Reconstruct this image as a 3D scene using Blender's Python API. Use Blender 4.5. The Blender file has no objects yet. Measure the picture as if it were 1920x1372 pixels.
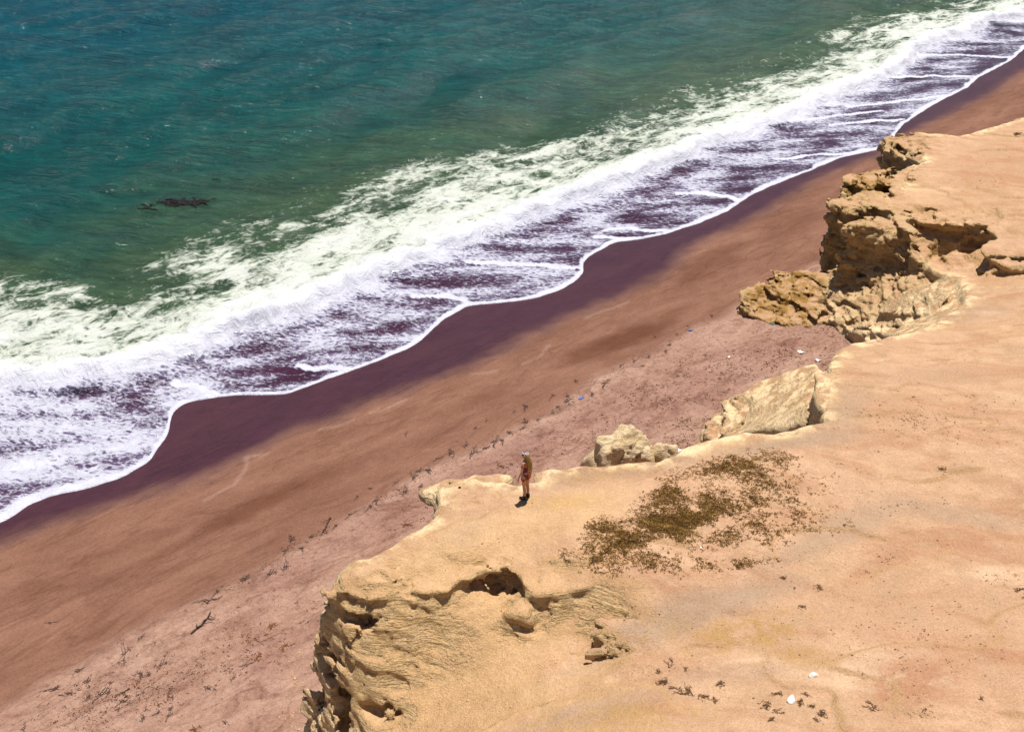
import bpy, bmesh, math, random
import numpy as np
from concurrent.futures import ThreadPoolExecutor
from mathutils import Vector, Matrix
from mathutils.bvhtree import BVHTree

scene = bpy.context.scene
COL = scene.collection
R = math.radians

# ------------------------------------------------------------------ camera
FPX, PITCH, CAMZ = 2200.0, R(31.8), 30.0        # focal length in photo pixels (1920 wide), pitch down, height above the sea
cam_data = bpy.data.cameras.new('camera')
cam_data.sensor_width = 36.0
cam_data.lens = 36.0 * FPX / 1920.0
cam_data.clip_end = 20000.0
cam = bpy.data.objects.new('camera', cam_data)
cam.location = (0, 0, CAMZ)
cam.rotation_euler = (R(90) - PITCH, 0, 0)
COL.objects.link(cam)
scene.camera = cam

# ------------------------------------------------------------------ sky, sun, exposure
SUN_EL, SUN_AZ = R(79), R(30)                    # azimuth measured from +Y (away from the camera) towards +X
world = bpy.data.worlds.new('World')
scene.world = world
world.use_nodes = True
wn = world.node_tree
wn.nodes.clear()
sky = wn.nodes.new('ShaderNodeTexSky')
sky.sky_type = 'NISHITA'
sky.sun_disc = False
sky.sun_elevation = SUN_EL
sky.sun_rotation = SUN_AZ
sky.air_density = 1.0
sky.dust_density = 0.6
bg = wn.nodes.new('ShaderNodeBackground')
bg.inputs['Strength'].default_value = 0.05
wo = wn.nodes.new('ShaderNodeOutputWorld')
wn.links.new(sky.outputs[0], bg.inputs['Color'])
wn.links.new(bg.outputs[0], wo.inputs['Surface'])
sun_data = bpy.data.lights.new('sun', 'SUN')
sun_data.energy = 5.0
sun_data.angle = R(0.53)
sun_data.color = (1.0, 0.955, 0.88)
sun = bpy.data.objects.new('sun', sun_data)
sdir = Vector((math.cos(SUN_EL) * math.sin(SUN_AZ), math.cos(SUN_EL) * math.cos(SUN_AZ), math.sin(SUN_EL)))
sun.rotation_euler = sdir.to_track_quat('Z', 'Y').to_euler()
sun.location = (0, 0, 80)
COL.objects.link(sun)
scene.view_settings.view_transform = 'Standard'
scene.view_settings.look = 'None'
scene.view_settings.exposure = 0.16
scene.view_settings.gamma = 1.0

# ------------------------------------------------------------------ layout helpers
CT, ST = math.cos(PITCH), math.sin(PITCH)
T_AX = np.array([0.72299, 0.69086])              # along the shore
N_AX = np.array([-0.69086, 0.72299])             # towards the sea

def ray(px, py):
    u, v = (px - 960.0) / FPX, (686.0 - py) / FPX
    return np.array([u, CT + v * ST, -ST + v * CT])

def unproj(px, py, z):
    d = ray(px, py)
    k = (z - CAMZ) / d[2]
    return np.array([d[0] * k, d[1] * k, z])

def sn_of(px, py, z):
    p = unproj(px, py, z)[:2]
    return float(p @ T_AX), float(p @ N_AX)

def to_xy(s, n):
    return s * T_AX[0] + n * N_AX[0], s * T_AX[1] + n * N_AX[1]

# numpy gradient noise ------------------------------------------------
_rng = np.random.RandomState(11)
_P = np.tile(_rng.permutation(256), 3).astype(np.int32)
_a = _rng.rand(256) * 2 * np.pi
_c = _rng.rand(256) * 2 - 1
_G = np.stack([np.cos(_a) * np.sqrt(1 - _c ** 2), np.sin(_a) * np.sqrt(1 - _c ** 2), _c], 1).astype(np.float32)

_GX, _GY, _GZ = [np.ascontiguousarray(_G[:, q]) for q in range(3)]
_g2 = np.sqrt(_GX ** 2 + _GY ** 2) + 1e-6
_HX, _HY = _GX / _g2 * .8, _GY / _g2 * .8
_pool = ThreadPoolExecutor(4)

def _fade(q): return q * q * q * (q * (q * 6 - 15) + 10)

def _noise2(x, y):
    xi, yi = np.floor(x).astype(np.int32), np.floor(y).astype(np.int32)
    fx, fy = x - xi, y - yi
    xi &= 255; yi &= 255
    u, v = _fade(fx), _fade(fy)
    def c(dx, dy):
        h = _P[_P[xi + dx] + yi + dy]
        return _HX[h] * (fx - dx) + _HY[h] * (fy - dy)
    a = c(0, 0); a += u * (c(1, 0) - a)
    b = c(0, 1); b += u * (c(1, 1) - b)
    return (a + v * (b - a)) * np.float32(1.6)

def _noise3(x, y, z):
    xi, yi, zi = np.floor(x).astype(np.int32), np.floor(y).astype(np.int32), np.floor(z).astype(np.int32)
    fx, fy, fz = x - xi, y - yi, z - zi
    xi &= 255; yi &= 255; zi &= 255
    u, v, w = _fade(fx), _fade(fy), _fade(fz)
    def c(dx, dy, dz):
        h = _P[_P[_P[xi + dx] + yi + dy] + zi + dz]
        return _GX[h] * (fx - dx) + _GY[h] * (fy - dy) + _GZ[h] * (fz - dz)
    r = []
    for dz in (0, 1):
        a = c(0, 0, dz); a += u * (c(1, 0, dz) - a)
        b = c(0, 1, dz); b += u * (c(1, 1, dz) - b)
        r.append(a + v * (b - a))
    return (r[0] + w * (r[1] - r[0])) * np.float32(1.6)

def noise(x, y, z=0.0, seed=0):
    flat = np.isscalar(z)
    if flat: seed = seed + z * 1.7
    x = np.asarray(x, np.float32) + np.float32(seed * 17.31)
    y = np.asarray(y, np.float32) + np.float32(seed * 5.77)
    args = [x, y] if flat else [x, y, np.asarray(z, np.float32)]
    args = np.broadcast_arrays(*args)
    shp = args[0].shape
    fn = _noise2 if flat else _noise3
    if args[0].size < 30000: return fn(*args)
    args = [np.ascontiguousarray(q).ravel() for q in args]
    n = len(args[0]); ch = max(20000, min(120000, n // 4 + 1))
    jobs = [_pool.submit(fn, *[q[i:i + ch] for q in args]) for i in range(0, n, ch)]
    return np.concatenate([j.result() for j in jobs]).reshape(shp)

def fbm(x, y, z=0.0, octv=4, seed=0, gain=0.5):
    t, a, f, m = 0, 1.0, 1.0, 0.0
    for i in range(octv):
        t = t + a * noise(x * f, y * f, z * f if not np.isscalar(z) else z + i * 3.1, seed + i)
        m += a; a *= gain; f *= 2.03
    return t / m

def sstep(a, b, x):
    t = np.clip((x - a) / (b - a), 0, 1)
    return t * t * (3 - 2 * t)

def smax(a, b, k):
    h = np.clip(0.5 + 0.5 * (a - b) / k, 0, 1)
    return b + (a - b) * h + k * h * (1 - h)

def smin(a, b, k):
    return -smax(-a, -b, k)

# object helpers ------------------------------------------------------
def mesh_obj(name, verts, faces, mat=None, smooth=True, parent=None, kind=None, label=None, cat=None, group=None, attrs=None):
    me = bpy.data.meshes.new(name)
    verts = np.asarray(verts, np.float32)
    if isinstance(faces, np.ndarray):
        nf, k = faces.shape
        me.vertices.add(len(verts)); me.vertices.foreach_set('co', verts.ravel())
        me.loops.add(nf * k); me.loops.foreach_set('vertex_index', faces.ravel().astype(np.int32))
        me.polygons.add(nf); me.polygons.foreach_set('loop_start', np.arange(0, nf * k, k, dtype=np.int32))
        me.update(calc_edges=True)
    else:
        me.from_pydata([tuple(v) for v in verts], [], faces); me.update()
    if smooth:
        me.polygons.foreach_set('use_smooth', np.ones(len(me.polygons), bool))
    for an, av in (attrs or {}).items():
        av = np.asarray(av, np.float32)
        if av.ndim == 1:
            a = me.attributes.new(an, 'FLOAT', 'POINT'); a.data.foreach_set('value', av)
        else:
            a = me.attributes.new(an, 'FLOAT_COLOR', 'POINT')
            a.data.foreach_set('color', np.concatenate([av, np.ones((len(av), 1), np.float32)], 1).ravel())
    o = bpy.data.objects.new(name, me)
    COL.objects.link(o)
    if mat: me.materials.append(mat)
    if parent: o.parent = parent
    tag(o, label, cat, group, kind)
    return o

def tag(o, label=None, cat=None, group=None, kind=None):
    if label: o['label'] = label
    if cat: o['category'] = cat
    if group: o['group'] = group
    if kind: o['kind'] = kind
    return o

def grid_faces(nr, nc):
    i = np.arange(nr - 1)[:, None] * nc + np.arange(nc - 1)[None, :]
    i = i.ravel()
    return np.stack([i, i + nc, i + nc + 1, i + 1], 1)

def graded(lo, hi, fine_lo, fine_hi, step, growth=1.18):
    mid = np.arange(fine_lo, fine_hi + 1e-6, step)
    a, d, left = fine_lo, step, []
    while a > lo:
        d *= growth; a -= d; left.append(a)
    a, d, right = mid[-1], step, []
    while a < hi:
        d *= growth; a += d; right.append(a)
    return np.concatenate([np.array(left[::-1]), mid, np.array(right)])

# material node helper --------------------------------------------------
class NT:
    def __init__(self, name):
        self.m = bpy.data.materials.new(name); self.m.use_nodes = True
        self.t = self.m.node_tree; self.t.nodes.clear()
        self.out = self.t.nodes.new('ShaderNodeOutputMaterial')
    def n(self, typ, **kw):
        nd = self.t.nodes.new('ShaderNode' + typ)
        for k, v in kw.items():
            if k.startswith('i_'):
                self.set(nd.inputs[k[2:].replace('_', ' ')], v)
            else:
                setattr(nd, k, v)
        return nd
    def set(self, sock, v):
        if hasattr(v, 'is_linked') or isinstance(v, bpy.types.NodeSocket): self.t.links.new(v, sock)
        else:
            if isinstance(v, (tuple, list)) and len(v) == 3 and sock.type == 'RGBA': v = (*v, 1)
            sock.default_value = v
    def math(self, op, a, b=None, c=None, clamp=False):
        nd = self.t.nodes.new('ShaderNodeMath'); nd.operation = op; nd.use_clamp = clamp
        for i, v in enumerate((a, b, c)):
            if v is not None: self.set(nd.inputs[i], v)
        return nd.outputs[0]
    def sstep(self, a, b, x):
        nd = self.t.nodes.new('ShaderNodeMapRange'); nd.interpolation_type = 'SMOOTHSTEP'
        self.set(nd.inputs['Value'], x); self.set(nd.inputs['From Min'], a); self.set(nd.inputs['From Max'], b)
        return nd.outputs[0]
    def mix(self, f, a, b):
        nd = self.t.nodes.new('ShaderNodeMix'); nd.data_type = 'RGBA'
        self.set(nd.inputs[0], f); self.set(nd.inputs[6], a); self.set(nd.inputs[7], b)
        return nd.outputs[2]
    def mul(self, a, b, f=1.0):
        nd = self.t.nodes.new('ShaderNodeMix'); nd.data_type = 'RGBA'; nd.blend_type = 'MULTIPLY'
        self.set(nd.inputs[0], f); self.set(nd.inputs[6], a); self.set(nd.inputs[7], b)
        return nd.outputs[2]
    def pos(self, scale=(1, 1, 1), rot=0.0, loc=(0, 0, 0)):
        g = self.t.nodes.new('ShaderNodeNewGeometry')
        mp = self.t.nodes.new('ShaderNodeMapping')
        mp.vector_type = 'POINT'
        mp.inputs['Scale'].default_value = scale
        # rotate first: use a separate rotate node so that scale acts along the rotated axes
        vr = self.t.nodes.new('ShaderNodeVectorRotate'); vr.rotation_type = 'Z_AXIS'; vr.inputs['Angle'].default_value = rot
        self.t.links.new(g.outputs['Position'], vr.inputs['Vector'])
        self.t.links.new(vr.outputs[0], mp.inputs['Vector'])
        mp.inputs['Location'].default_value = loc
        return mp.outputs[0]
    def noise(self, vec, scale, detail=4, rough=0.55, dist=0.0):
        nd = self.t.nodes.new('ShaderNodeTexNoise')
        self.t.links.new(vec, nd.inputs['Vector'])
        nd.inputs['Scale'].default_value = scale; nd.inputs['Detail'].default_value = detail
        nd.inputs['Roughness'].default_value = rough; nd.inputs['Distortion'].default_value = dist
        return nd.outputs['Fac']
    def attr(self, name, color=False):
        nd = self.t.nodes.new('ShaderNodeAttribute'); nd.attribute_name = name
        return nd.outputs['Color' if color else 'Fac']
    def bump(self, h, dist=0.1, strength=1.0, normal=None):
        nd = self.t.nodes.new('ShaderNodeBump')
        self.set(nd.inputs['Height'], h); nd.inputs['Distance'].default_value = dist; nd.inputs['Strength'].default_value = strength
        if normal: self.t.links.new(normal, nd.inputs['Normal'])
        return nd.outputs[0]
    def bsdf(self, color, rough=0.8, spec=0.3, normal=None):
        nd = self.t.nodes.new('ShaderNodeBsdfPrincipled')
        self.set(nd.inputs['Base Color'], color); self.set(nd.inputs['Roughness'], rough); self.set(nd.inputs['Specular IOR Level'], spec)
        if normal: self.t.links.new(normal, nd.inputs['Normal'])
        return nd.outputs[0]
    def finish(self, shader):
        self.t.links.new(shader, self.out.inputs['Surface'])
        return self.m

def simple_mat(name, col, rough=0.8, var=0.25, scale=30.0, spec=0.2):
    k = NT(name)
    v = k.pos()
    f = k.noise(v, scale, 3)
    c = k.mix(f, tuple(x * (1 - var) for x in col), tuple(min(1, x * (1 + var)) for x in col))
    return k.finish(k.bsdf(c, rough, spec, k.bump(f, 0.01, 0.5)))

# ------------------------------------------------------------------ shore lines traced on the ground (photo pixels -> along-shore / cross-shore metres)
def line_fn(pts, z, jitter=0.0, seed=0, soft=.42):
    a = np.array([sn_of(x, y, z) for x, y in pts])
    a = a[np.argsort(a[:, 0])]
    lo, hi = a[:6, 1].mean(), a[-6:, 1].mean()
    S = np.concatenate([[a[0, 0] - 400, a[0, 0] - 12], a[:, 0], [a[-1, 0] + 15, a[-1, 0] + 500]])
    Nn = np.concatenate([[lo, lo], a[:, 1], [hi, hi]])
    SF = np.arange(S[1] - 5, S[-2] + 5, .05); NF = np.interp(SF, S, Nn)
    kx = np.arange(-40, 41) * .05; kern = np.exp(-(kx / soft) ** 2); kern /= kern.sum()
    NF = np.convolve(np.pad(NF, 40, mode='edge'), kern, 'valid')
    def f(s):
        r = np.interp(s, SF, NF)
        r = r + np.where(s < a[0, 0] - 1, 1.2 * noise(s * .12, s * 0, 0.0, seed + 3), 0) + np.where(s > a[-1, 0] + 1, 1.2 * noise(s * .1, s * 0, 0.0, seed + 4), 0)
        return r + (jitter * fbm(s * 0.9, s * 0, 0.0, 3, seed) if jitter else 0)
    return f

SWASH_PX = [(0, 982), (25, 970), (45, 950), (95, 930), (180, 915), (240, 895), (285, 865), (297, 840), (315, 810), (320, 790), (318, 770), (345, 745),
    (400, 737), (430, 735), (480, 738), (540, 740), (590, 722), (640, 705), (700, 685), (760, 660), (795, 640), (805, 625), (830, 600), (860, 582),
    (880, 570), (940, 572), (1000, 567), (1050, 553), (1085, 530), (1098, 512), (1090, 500), (1105, 482), (1115, 475), (1150, 455), (1200, 452),
    (1250, 443), (1310, 425), (1360, 405), (1390, 385), (1398, 376), (1450, 352), (1520, 325), (1575, 302), (1661, 288), (1690, 240), (1740, 205), (1777, 184),
    (1815, 165), (1834, 146), (1897, 112), (1925, 85)]
BREAK_PX = [(0, 722), (150, 703), (265, 681), (333, 662), (447, 613), (561, 582), (606, 556), (708, 517), (779, 487), (858, 458), (954, 425), (1058, 379),
    (1183, 333), (1279, 296), (1329, 271), (1402, 251), (1474, 221), (1560, 187), (1695, 131), (1725, 90), (1845, 52), (1852, 37), (1920, 33)]
BACK_PX = [(0, 537), (50, 540), (100, 546), (190, 562), (250, 572), (290, 552), (333, 517), (425, 470), (541, 425), (600, 404), (762, 350), (891, 318), (1037, 285),
    (1183, 262), (1200, 244), (1342, 175), (1511, 131), (1661, 40), (1800, 2)]
WET_PX = [(0, 1010), (95, 976), (265, 931), (379, 897), (455, 859), (568, 806), (700, 756), (892, 692), (1000, 633), (1142, 571), (1225, 533), (1267, 500),
    (1292, 467), (1333, 446), (1395, 420), (1444, 392), (1500, 355), (1560, 322), (1640, 296), (1721, 240), (1800, 204), (1867, 169), (1920, 127)]
sw_line = line_fn(SWASH_PX, 0.35, 0.14, 1)
br_line = line_fn(BREAK_PX, 0.15, 0.75, 2)
bk_line = line_fn(BACK_PX, 0.0, 0.5, 3)
wet_line = line_fn(WET_PX, 0.7, 0.25, 4)

# ------------------------------------------------------------------ beach
def beach_z(s, n):
    z = np.interp(n, [-50, 14, 22, 29.0, 29.8, 37, 40.5, 47, 60, 120, 400], [3.2, 2.6, 2.25, 1.72, 1.6, 0.72, 0.32, -0.35, -1.8, -6, -12])
    z = z + 0.07 * fbm(s * .12, n * .25, 0.0, 3, 21) * sstep(42, 34, n)
    edge = 29.4 + 0.9 * fbm(s * .16, s * 0, 0.0, 3, 22)
    dry = sstep(0.25, -0.15, n - edge)
    z = z + dry * 0.05 + dry * (0.045 * fbm(s * 1.3, n * 1.3, 0.0, 3, 23) + 0.03 * np.minimum(0, noise(s * 2.6, n * 2.6, 0.0, 24)))
    return z

def px_blob(X, Y, cx, cy, rx, ry, rot, z):
    """soft ellipse on the ground: centre and half axes measured in the photograph, laid on height z"""
    c = unproj(cx, cy, z)
    ca, sa = math.cos(rot), math.sin(rot)
    ax = (unproj(cx + rx * ca, cy - rx * sa, z) - c)[:2]
    ay = (unproj(cx + ry * sa, cy + ry * ca, z) - c)[:2]
    M = np.linalg.inv(np.stack([ax, ay], 1))
    dx, dy = X - c[0], Y - c[1]
    return np.sqrt((M[0, 0] * dx + M[0, 1] * dy) ** 2 + (M[1, 0] * dx + M[1, 1] * dy) ** 2)

bs = graded(-400, 1500, 2, 95, 0.16, 1.16)
bn = np.concatenate([np.arange(6, 18, 1.0), np.arange(18, 44, 0.13), np.arange(44, 60, 1.0), [80, 150, 400]])
S, N = np.meshgrid(bs, bn, indexing='ij')
S1 = S[:, :1]
X, Y = to_xy(S, N)
Z = beach_z(S, N)
wl = wet_line(S[:, :1])
wet = sstep(-1.0, 0.95, N - wl + 0.5 * fbm(S * .5, N * .9, 0.0, 3, 31))
edge = 29.4 + 0.9 * fbm(S1 * .16, S1 * 0, 0.0, 3, 22)
dry = sstep(0.5, -0.4, N - edge + 0.5 * fbm(S * .6, N * .6, 0.0, 3, 33))
damp = np.zeros_like(X)
for b in [(1165, 645, 130, 24, .33, .9), (1260, 600, 60, 14, .4, .5), (500, 945, 150, 22, .42, .75), (640, 880, 120, 16, .4, .35), (1330, 500, 90, 32, .5, .5), (1480, 420, 70, 40, .5, .35),
          (120, 1090, 150, 18, .1, .3), (250, 1015, 130, 14, .3, .25), (880, 760, 100, 18, .35, .3), (330, 1030, 120, 14, .45, .35), (1050, 790, 60, 10, .3, .25)]:
    d = px_blob(X, Y, *b[:5], 1.1)
    damp = np.maximum(damp, b[5] * sstep(1.25, 0.35, d + 0.45 * fbm(X * .5, Y * .9, 0.0, 3, 35)))
damp *= (1 - wet)
# thin dried swash arcs left on the sand
arc = np.zeros_like(X)
for arc_px in [[(462, 853), (458, 885), (437, 912), (385, 938)], [(462, 853), (500, 848)], [(600, 805), (630, 798), (662, 786)], [(885, 706), (932, 703)], [(980, 692), (1015, 676), (1032, 655)], [(700, 775), (760, 752)], [(1100, 600), (1180, 570)]]:
    q = np.array([unproj(a, b, .9)[:2] for a, b in arc_px])
    sel = (X > q[:, 0].min() - 1) & (X < q[:, 0].max() + 1) & (Y > q[:, 1].min() - 1) & (Y < q[:, 1].max() + 1)
    xx, yy = X[sel] + .15 * noise(X[sel] * 1.1, Y[sel] * 1.1, 0.0, 37), Y[sel] + .15 * noise(X[sel] * 1.1, Y[sel] * 1.1, 0.0, 38); dd = np.full(xx.shape, 9.0)
    for (ax_, ay_), (bx_, by_) in zip(q[:-1], q[1:]):
        ex, ey = bx_ - ax_, by_ - ay_; t_ = np.clip(((xx - ax_) * ex + (yy - ay_) * ey) / (ex * ex + ey * ey), 0, 1)
        dd = np.minimum(dd, np.hypot(xx - ax_ - ex * t_, yy - ay_ - ey * t_))
    arc[sel] = np.maximum(arc[sel], sstep(.16, .03, dd))
purple = np.zeros_like(X)
for b in [(1000, 830, 260, 40, .5, .9), (1250, 760, 190, 50, .45, .6), (640, 1010, 120, 30, .55, .5), (520, 1080, 90, 40, .6, .5), (1420, 660, 120, 40, .2, .5), (800, 950, 90, 20, .5, .7), (500, 1230, 80, 60, .5, .5)]:
    d = px_blob(X, Y, *b[:5], 1.9)
    purple = np.maximum(purple, b[5] * sstep(1.3, 0.2, d + 0.5 * fbm(X * .35, Y * .5, 0.0, 4, 36)))

k = NT('beach_sand')
p = k.pos(); pst = k.pos((0.42, 1.0, 1.0), R(-40))
f1 = k.noise(pst, 0.5, 6, .62, 0.6); f2 = k.noise(p, 2.2, 5, .6); f3 = k.noise(p, 26, 3, .6); f4 = k.noise(p, 5.0, 4, .65, .6)
c_dry = k.mix(k.sstep(.3, .72, f1), (.325, .182, .132), (.435, .272, .206))
c_dry = k.mix(k.math('MULTIPLY', k.attr('purple'), .75), c_dry, (.285, .148, .118))
c_mid = k.mix(k.sstep(.25, .8, f1), (.168, .078, .050), (.255, .130, .088))
c_damp = (.108, .040, .021)
c_wet = k.mix(k.sstep(.3, .7, f1), (.052, .0145, .0225), (.068, .021, .028))
col = k.mix(k.attr('dry'), c_mid, c_dry)
col = k.mix(k.attr('damp'), col, c_damp)
col = k.mix(k.attr('wet'), col, c_wet)
f5 = k.noise(k.pos((.55, 1, 1), R(-44)), 1.15, 5, .66, .9)
col = k.mix(k.math('MULTIPLY', k.attr('arc'), .2), col, (.50, .36, .30))
f7 = k.noise(k.pos((.22, 1, 1), R(-40)), .42, 4, .6, 1.0)
col = k.mul(col, k.mix(k.math('MULTIPLY', k.sstep(.022, .0, k.math('ABSOLUTE', k.math('SUBTRACT', f7, .5))), .35), (1, 1, 1), (.55, .45, .40)))
f6 = k.noise(k.pos((.35, 1, 1), R(-36)), 2.4, 5, .65, .8)
col = k.mul(col, k.mix(k.math('MULTIPLY', k.sstep(.46, .72, f5), k.attr('dry')), (1.08, 1.08, 1.08), (.70, .62, .59)))
col = k.mul(col, k.mix(k.sstep(.25, .75, f6), (.90, .895, .89), (1.07, 1.07, 1.07)))
spk = k.math('MULTIPLY', k.sstep(.56, .68, f4), k.attr('dry'))
col = k.mul(col, k.mix(k.math('MULTIPLY', spk, .6), (1, 1, 1), (.45, .36, .34)))
col = k.mul(col, k.mix(f2, (.86, .86, .86), (1.12, 1.12, 1.12)))
col = k.mul(col, k.mix(k.sstep(.25, .75, f3), (.82, .815, .81), (1.13, 1.13, 1.13)))
col = k.mul(col, k.mix(k.sstep(.3, .7, k.noise(p, 9, 4, .7)), (.88, .87, .86), (1.08, 1.08, 1.08)))
wetf = k.attr('wet')
rough = k.math('MULTIPLY_ADD', wetf, -.58, .9)
spec = k.math('MULTIPLY_ADD', wetf, .28, .15)
hgt = k.math('ADD', k.math('MULTIPLY', f2, .6), k.math('ADD', k.math('MULTIPLY', f3, .12), k.math('MULTIPLY', f4, .5)))
hgt = k.math('MULTIPLY', hgt, k.math('ADD', .08, k.math('MULTIPLY', k.attr('dry'), .92)))
M_BEACH = k.finish(k.bsdf(col, rough, spec, k.bump(hgt, 0.22, .9)))
beach_faces = grid_faces(len(bs), len(bn))
beach_v = np.stack([X, Y, Z], -1).reshape(-1, 3)
beach = mesh_obj('beach', beach_v, beach_faces, M_BEACH, kind='structure',
                 attrs={'wet': wet.ravel(), 'dry': dry.ravel(), 'damp': damp.ravel(), 'arc': arc.ravel(), 'purple': purple.ravel()})

# ------------------------------------------------------------------ sea
ss = graded(-6000, 9000, 4, 124, 0.2, 1.14)
sw_ = np.concatenate([np.array([0, .04, .09, .15]), np.arange(.25, 24, .15), np.arange(24, 90, .34)])
a_, d_ = sw_[-1], .34
ext = []
while a_ < 9000:
    d_ *= 1.13; a_ += d_; ext.append(a_)
sw_ = np.concatenate([sw_, ext])
S, W = np.meshgrid(ss, sw_, indexing='ij')
S1 = S[:, :1]
front = sw_line(S[:, :1])
N = front + W
X, Y = to_xy(S, N)
dbr, dbk = N - br_line(S[:, :1]), N - bk_line(S[:, :1])
far = sstep(400, 150, np.abs(S - 60)) * sstep(400, 150, N)
wav = 0
for (lam, ang, amp, sd) in [(15, -14, .17, 1), (9.5, -22, .12, 2), (6.1, -4, .085, 3), (4.0, -30, .055, 4), (2.7, 12, .035, 5)]:
    th = R(ang); ph = (N * math.cos(th) + S * math.sin(th)) / lam * 2 * math.pi + 2.2 * fbm(S * .05 + sd, N * .05, 0.0, 2, 40 + sd) * 2
    env = 0.55 + 0.9 * np.clip(fbm(S * .04, N * .06, 0.0, 2, 50 + sd) + .3, 0, 1)
    c = 0.5 + 0.5 * np.cos(ph)
    wav = wav + amp * env * (c ** 1.6 * 2 - .9)
sea_amt = sstep(-1.0, 6.0, dbr)
wav = wav * sea_amt * far
wav = wav + sea_amt * far * 0.05 * fbm(S * .9, N * 1.4, 0.0, 3, 60)
lump = fbm(S * .8, N * .9, 0.0, 4, 61)
ridge_env = .6 + .6 * np.clip(fbm(S1 * .09, S1 * 0, 0.0, 2, 62) + .4, 0, 1)
ridge = sstep(-.25, .55, dbr) * sstep(4.2, .8, dbr) * ridge_env
wav = wav + ridge * (.60 + .38 * lump)
turb = sstep(-.4, 1.2, dbr) * sstep(1.0, -2.5, dbk)
wav = wav + turb * (.10 * lump + .06 * fbm(S * 2.4, N * 2.4, 0.0, 3, 63))
film = 0.012 + 0.035 * sstep(0, .12, W) * sstep(.8, .15, W) + .02 * sstep(0, .4, W)
bz = beach_z(S, N) + film
Z = smax(bz, wav - .06 * sstep(6, 0, N - 44), .12)
Z = np.where(W < .3, bz, Z)
Z = np.where(W < 1e-6, beach_z(S, N) - .01, Z)
# how much of the water is covered by foam, 0..1 (broken up further in the material)
XS, YS = X * .22, Y * .62                       # stretched across the picture direction in which the swash runs
lowf = fbm(XS + .8 * noise(X * .1, Y * .1, 0.0, 71), YS, 0.0, 4, 70)
lown = fbm(S * .16, N * .3, 0.0, 4, 72)
bead = .09 + .30 * np.clip(fbm(S1 * .3, S1 * 0, 0.0, 4, 73) + .25, 0, 1) + .25 * sstep(20, 9, S1)
farfade = sstep(46, 74, S)
left = sstep(24, 12, S)
swd = .40 + .15 * left - .05 * farfade + .62 * lowf + .26 * lown
swd = swd + .20 * sstep(-1.6, 0, dbr)
swd = np.where(W < bead * 3, np.maximum(swd, (1.02 + .18 * fbm(S * .8, S * 0, 0.0, 3, 88)) * sstep(bead * 3.4, bead * .6, W + .12 * fbm(S * 1.7, N * 1.7, 0.0, 3, 89))), swd)
for arc_px in [[(1135, 432), (1170, 430), (1210, 437), (1262, 446)], [(1120, 446), (1160, 449), (1195, 453)], [(1270, 360), (1310, 362), (1345, 370), (1370, 380), (1392, 388)], [(770, 550), (820, 552), (865, 560), (876, 572)],
        [(330, 708), (370, 720), (400, 737)], [(1452, 300), (1520, 297), (1580, 298), (1650, 291)], [(1560, 233), (1640, 229), (1692, 232)], [(1590, 195), (1690, 190), (1777, 184)], [(1640, 140), (1740, 138), (1830, 148)], [(1700, 100), (1800, 96), (1895, 110)],
        [(880, 484), (930, 487), (985, 495), (1040, 503), (1085, 512)], [(1480, 222), (1560, 214), (1650, 208)], [(560, 690), (620, 696), (655, 702)]]:
    q = np.array([unproj(a, b, .2)[:2] for a, b in arc_px])
    bx0, bx1, by0, by1 = q[:, 0].min() - 2, q[:, 0].max() + 2, q[:, 1].min() - 2, q[:, 1].max() + 2
    sel = (X > bx0) & (X < bx1) & (Y > by0) & (Y < by1)
    xx, yy = X[sel] + .25 * noise(X[sel] * .9, Y[sel] * .9, 0.0, 79), Y[sel] + .35 * noise(X[sel] * .9, Y[sel] * .9, 0.0, 80)
    dd = np.full(xx.shape, 9.0)
    for (ax_, ay_), (bx_, by_) in zip(q[:-1], q[1:]):
        ex, ey = bx_ - ax_, by_ - ay_; t_ = np.clip(((xx - ax_) * ex + (yy - ay_) * ey) / (ex * ex + ey * ey), 0, 1)
        dd = np.minimum(dd, np.hypot(xx - ax_ - ex * t_, yy - ay_ - ey * t_))
    swd[sel] = np.maximum(swd[sel], 1.05 * sstep(.34, .1, dd))
wid = .75 + 1.4 * fbm(S1 * .12, S1 * 0, 0.0, 2, 74)
wid = np.maximum(wid, .35)
zc = np.clip(-dbk / np.maximum(-(br_line(S[:, :1]) - bk_line(S[:, :1])), 2.0), 0, 1.2)     # 1 at the breaker, 0 at the back
sea_d = .345 + .34 * zc + .55 * fbm(S * .25 + .5 * lown, N * .42, 0.0, 4, 75) + .14 * lown
sea_d = np.maximum(sea_d, 1.2 * sstep(wid + 1.9, wid - .4, dbr) - .10 * left)
back_d = .12 * sstep(7, 0, dbk) + .52 * sstep(5.5, -.3, dbk) * np.clip(fbm(S * .13, N * .30, 0.0, 4, 76) * 1.6 + .25, 0, 1) 
caps = sstep(.50, .62, fbm(S * .3, N * .75, 0.0, 4, 77)) * .34 * sstep(.15, .4, fbm(S * .04, N * .05, 0.0, 2, 78) + .25)
back_d = np.maximum(back_d, caps)
dens = np.where(dbk > 0, np.maximum(back_d, sea_d * sstep(.9, 0, dbk)), sea_d)
t = sstep(-.25, .25, dbr)
dens = swd * (1 - t) + dens * t
deep = sstep(-.6, 2.0, dbr)
murk = sstep(18, -1, dbk + 6 * lown)           # silt stirred up near the breakers
murk2 = sstep(60, 5, dbk + 8 * lown)

k = NT('sea_water')
p = k.pos(); px_ = k.pos((0.52, 1.0, 1.0), R(24)); pw = k.pos((0.36, 1.0, 1.0), R(12)); pl = k.pos((.5, 1, 1), R(-38))
dens_s, deep_s = k.attr('dens'), k.attr('deep')
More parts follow.
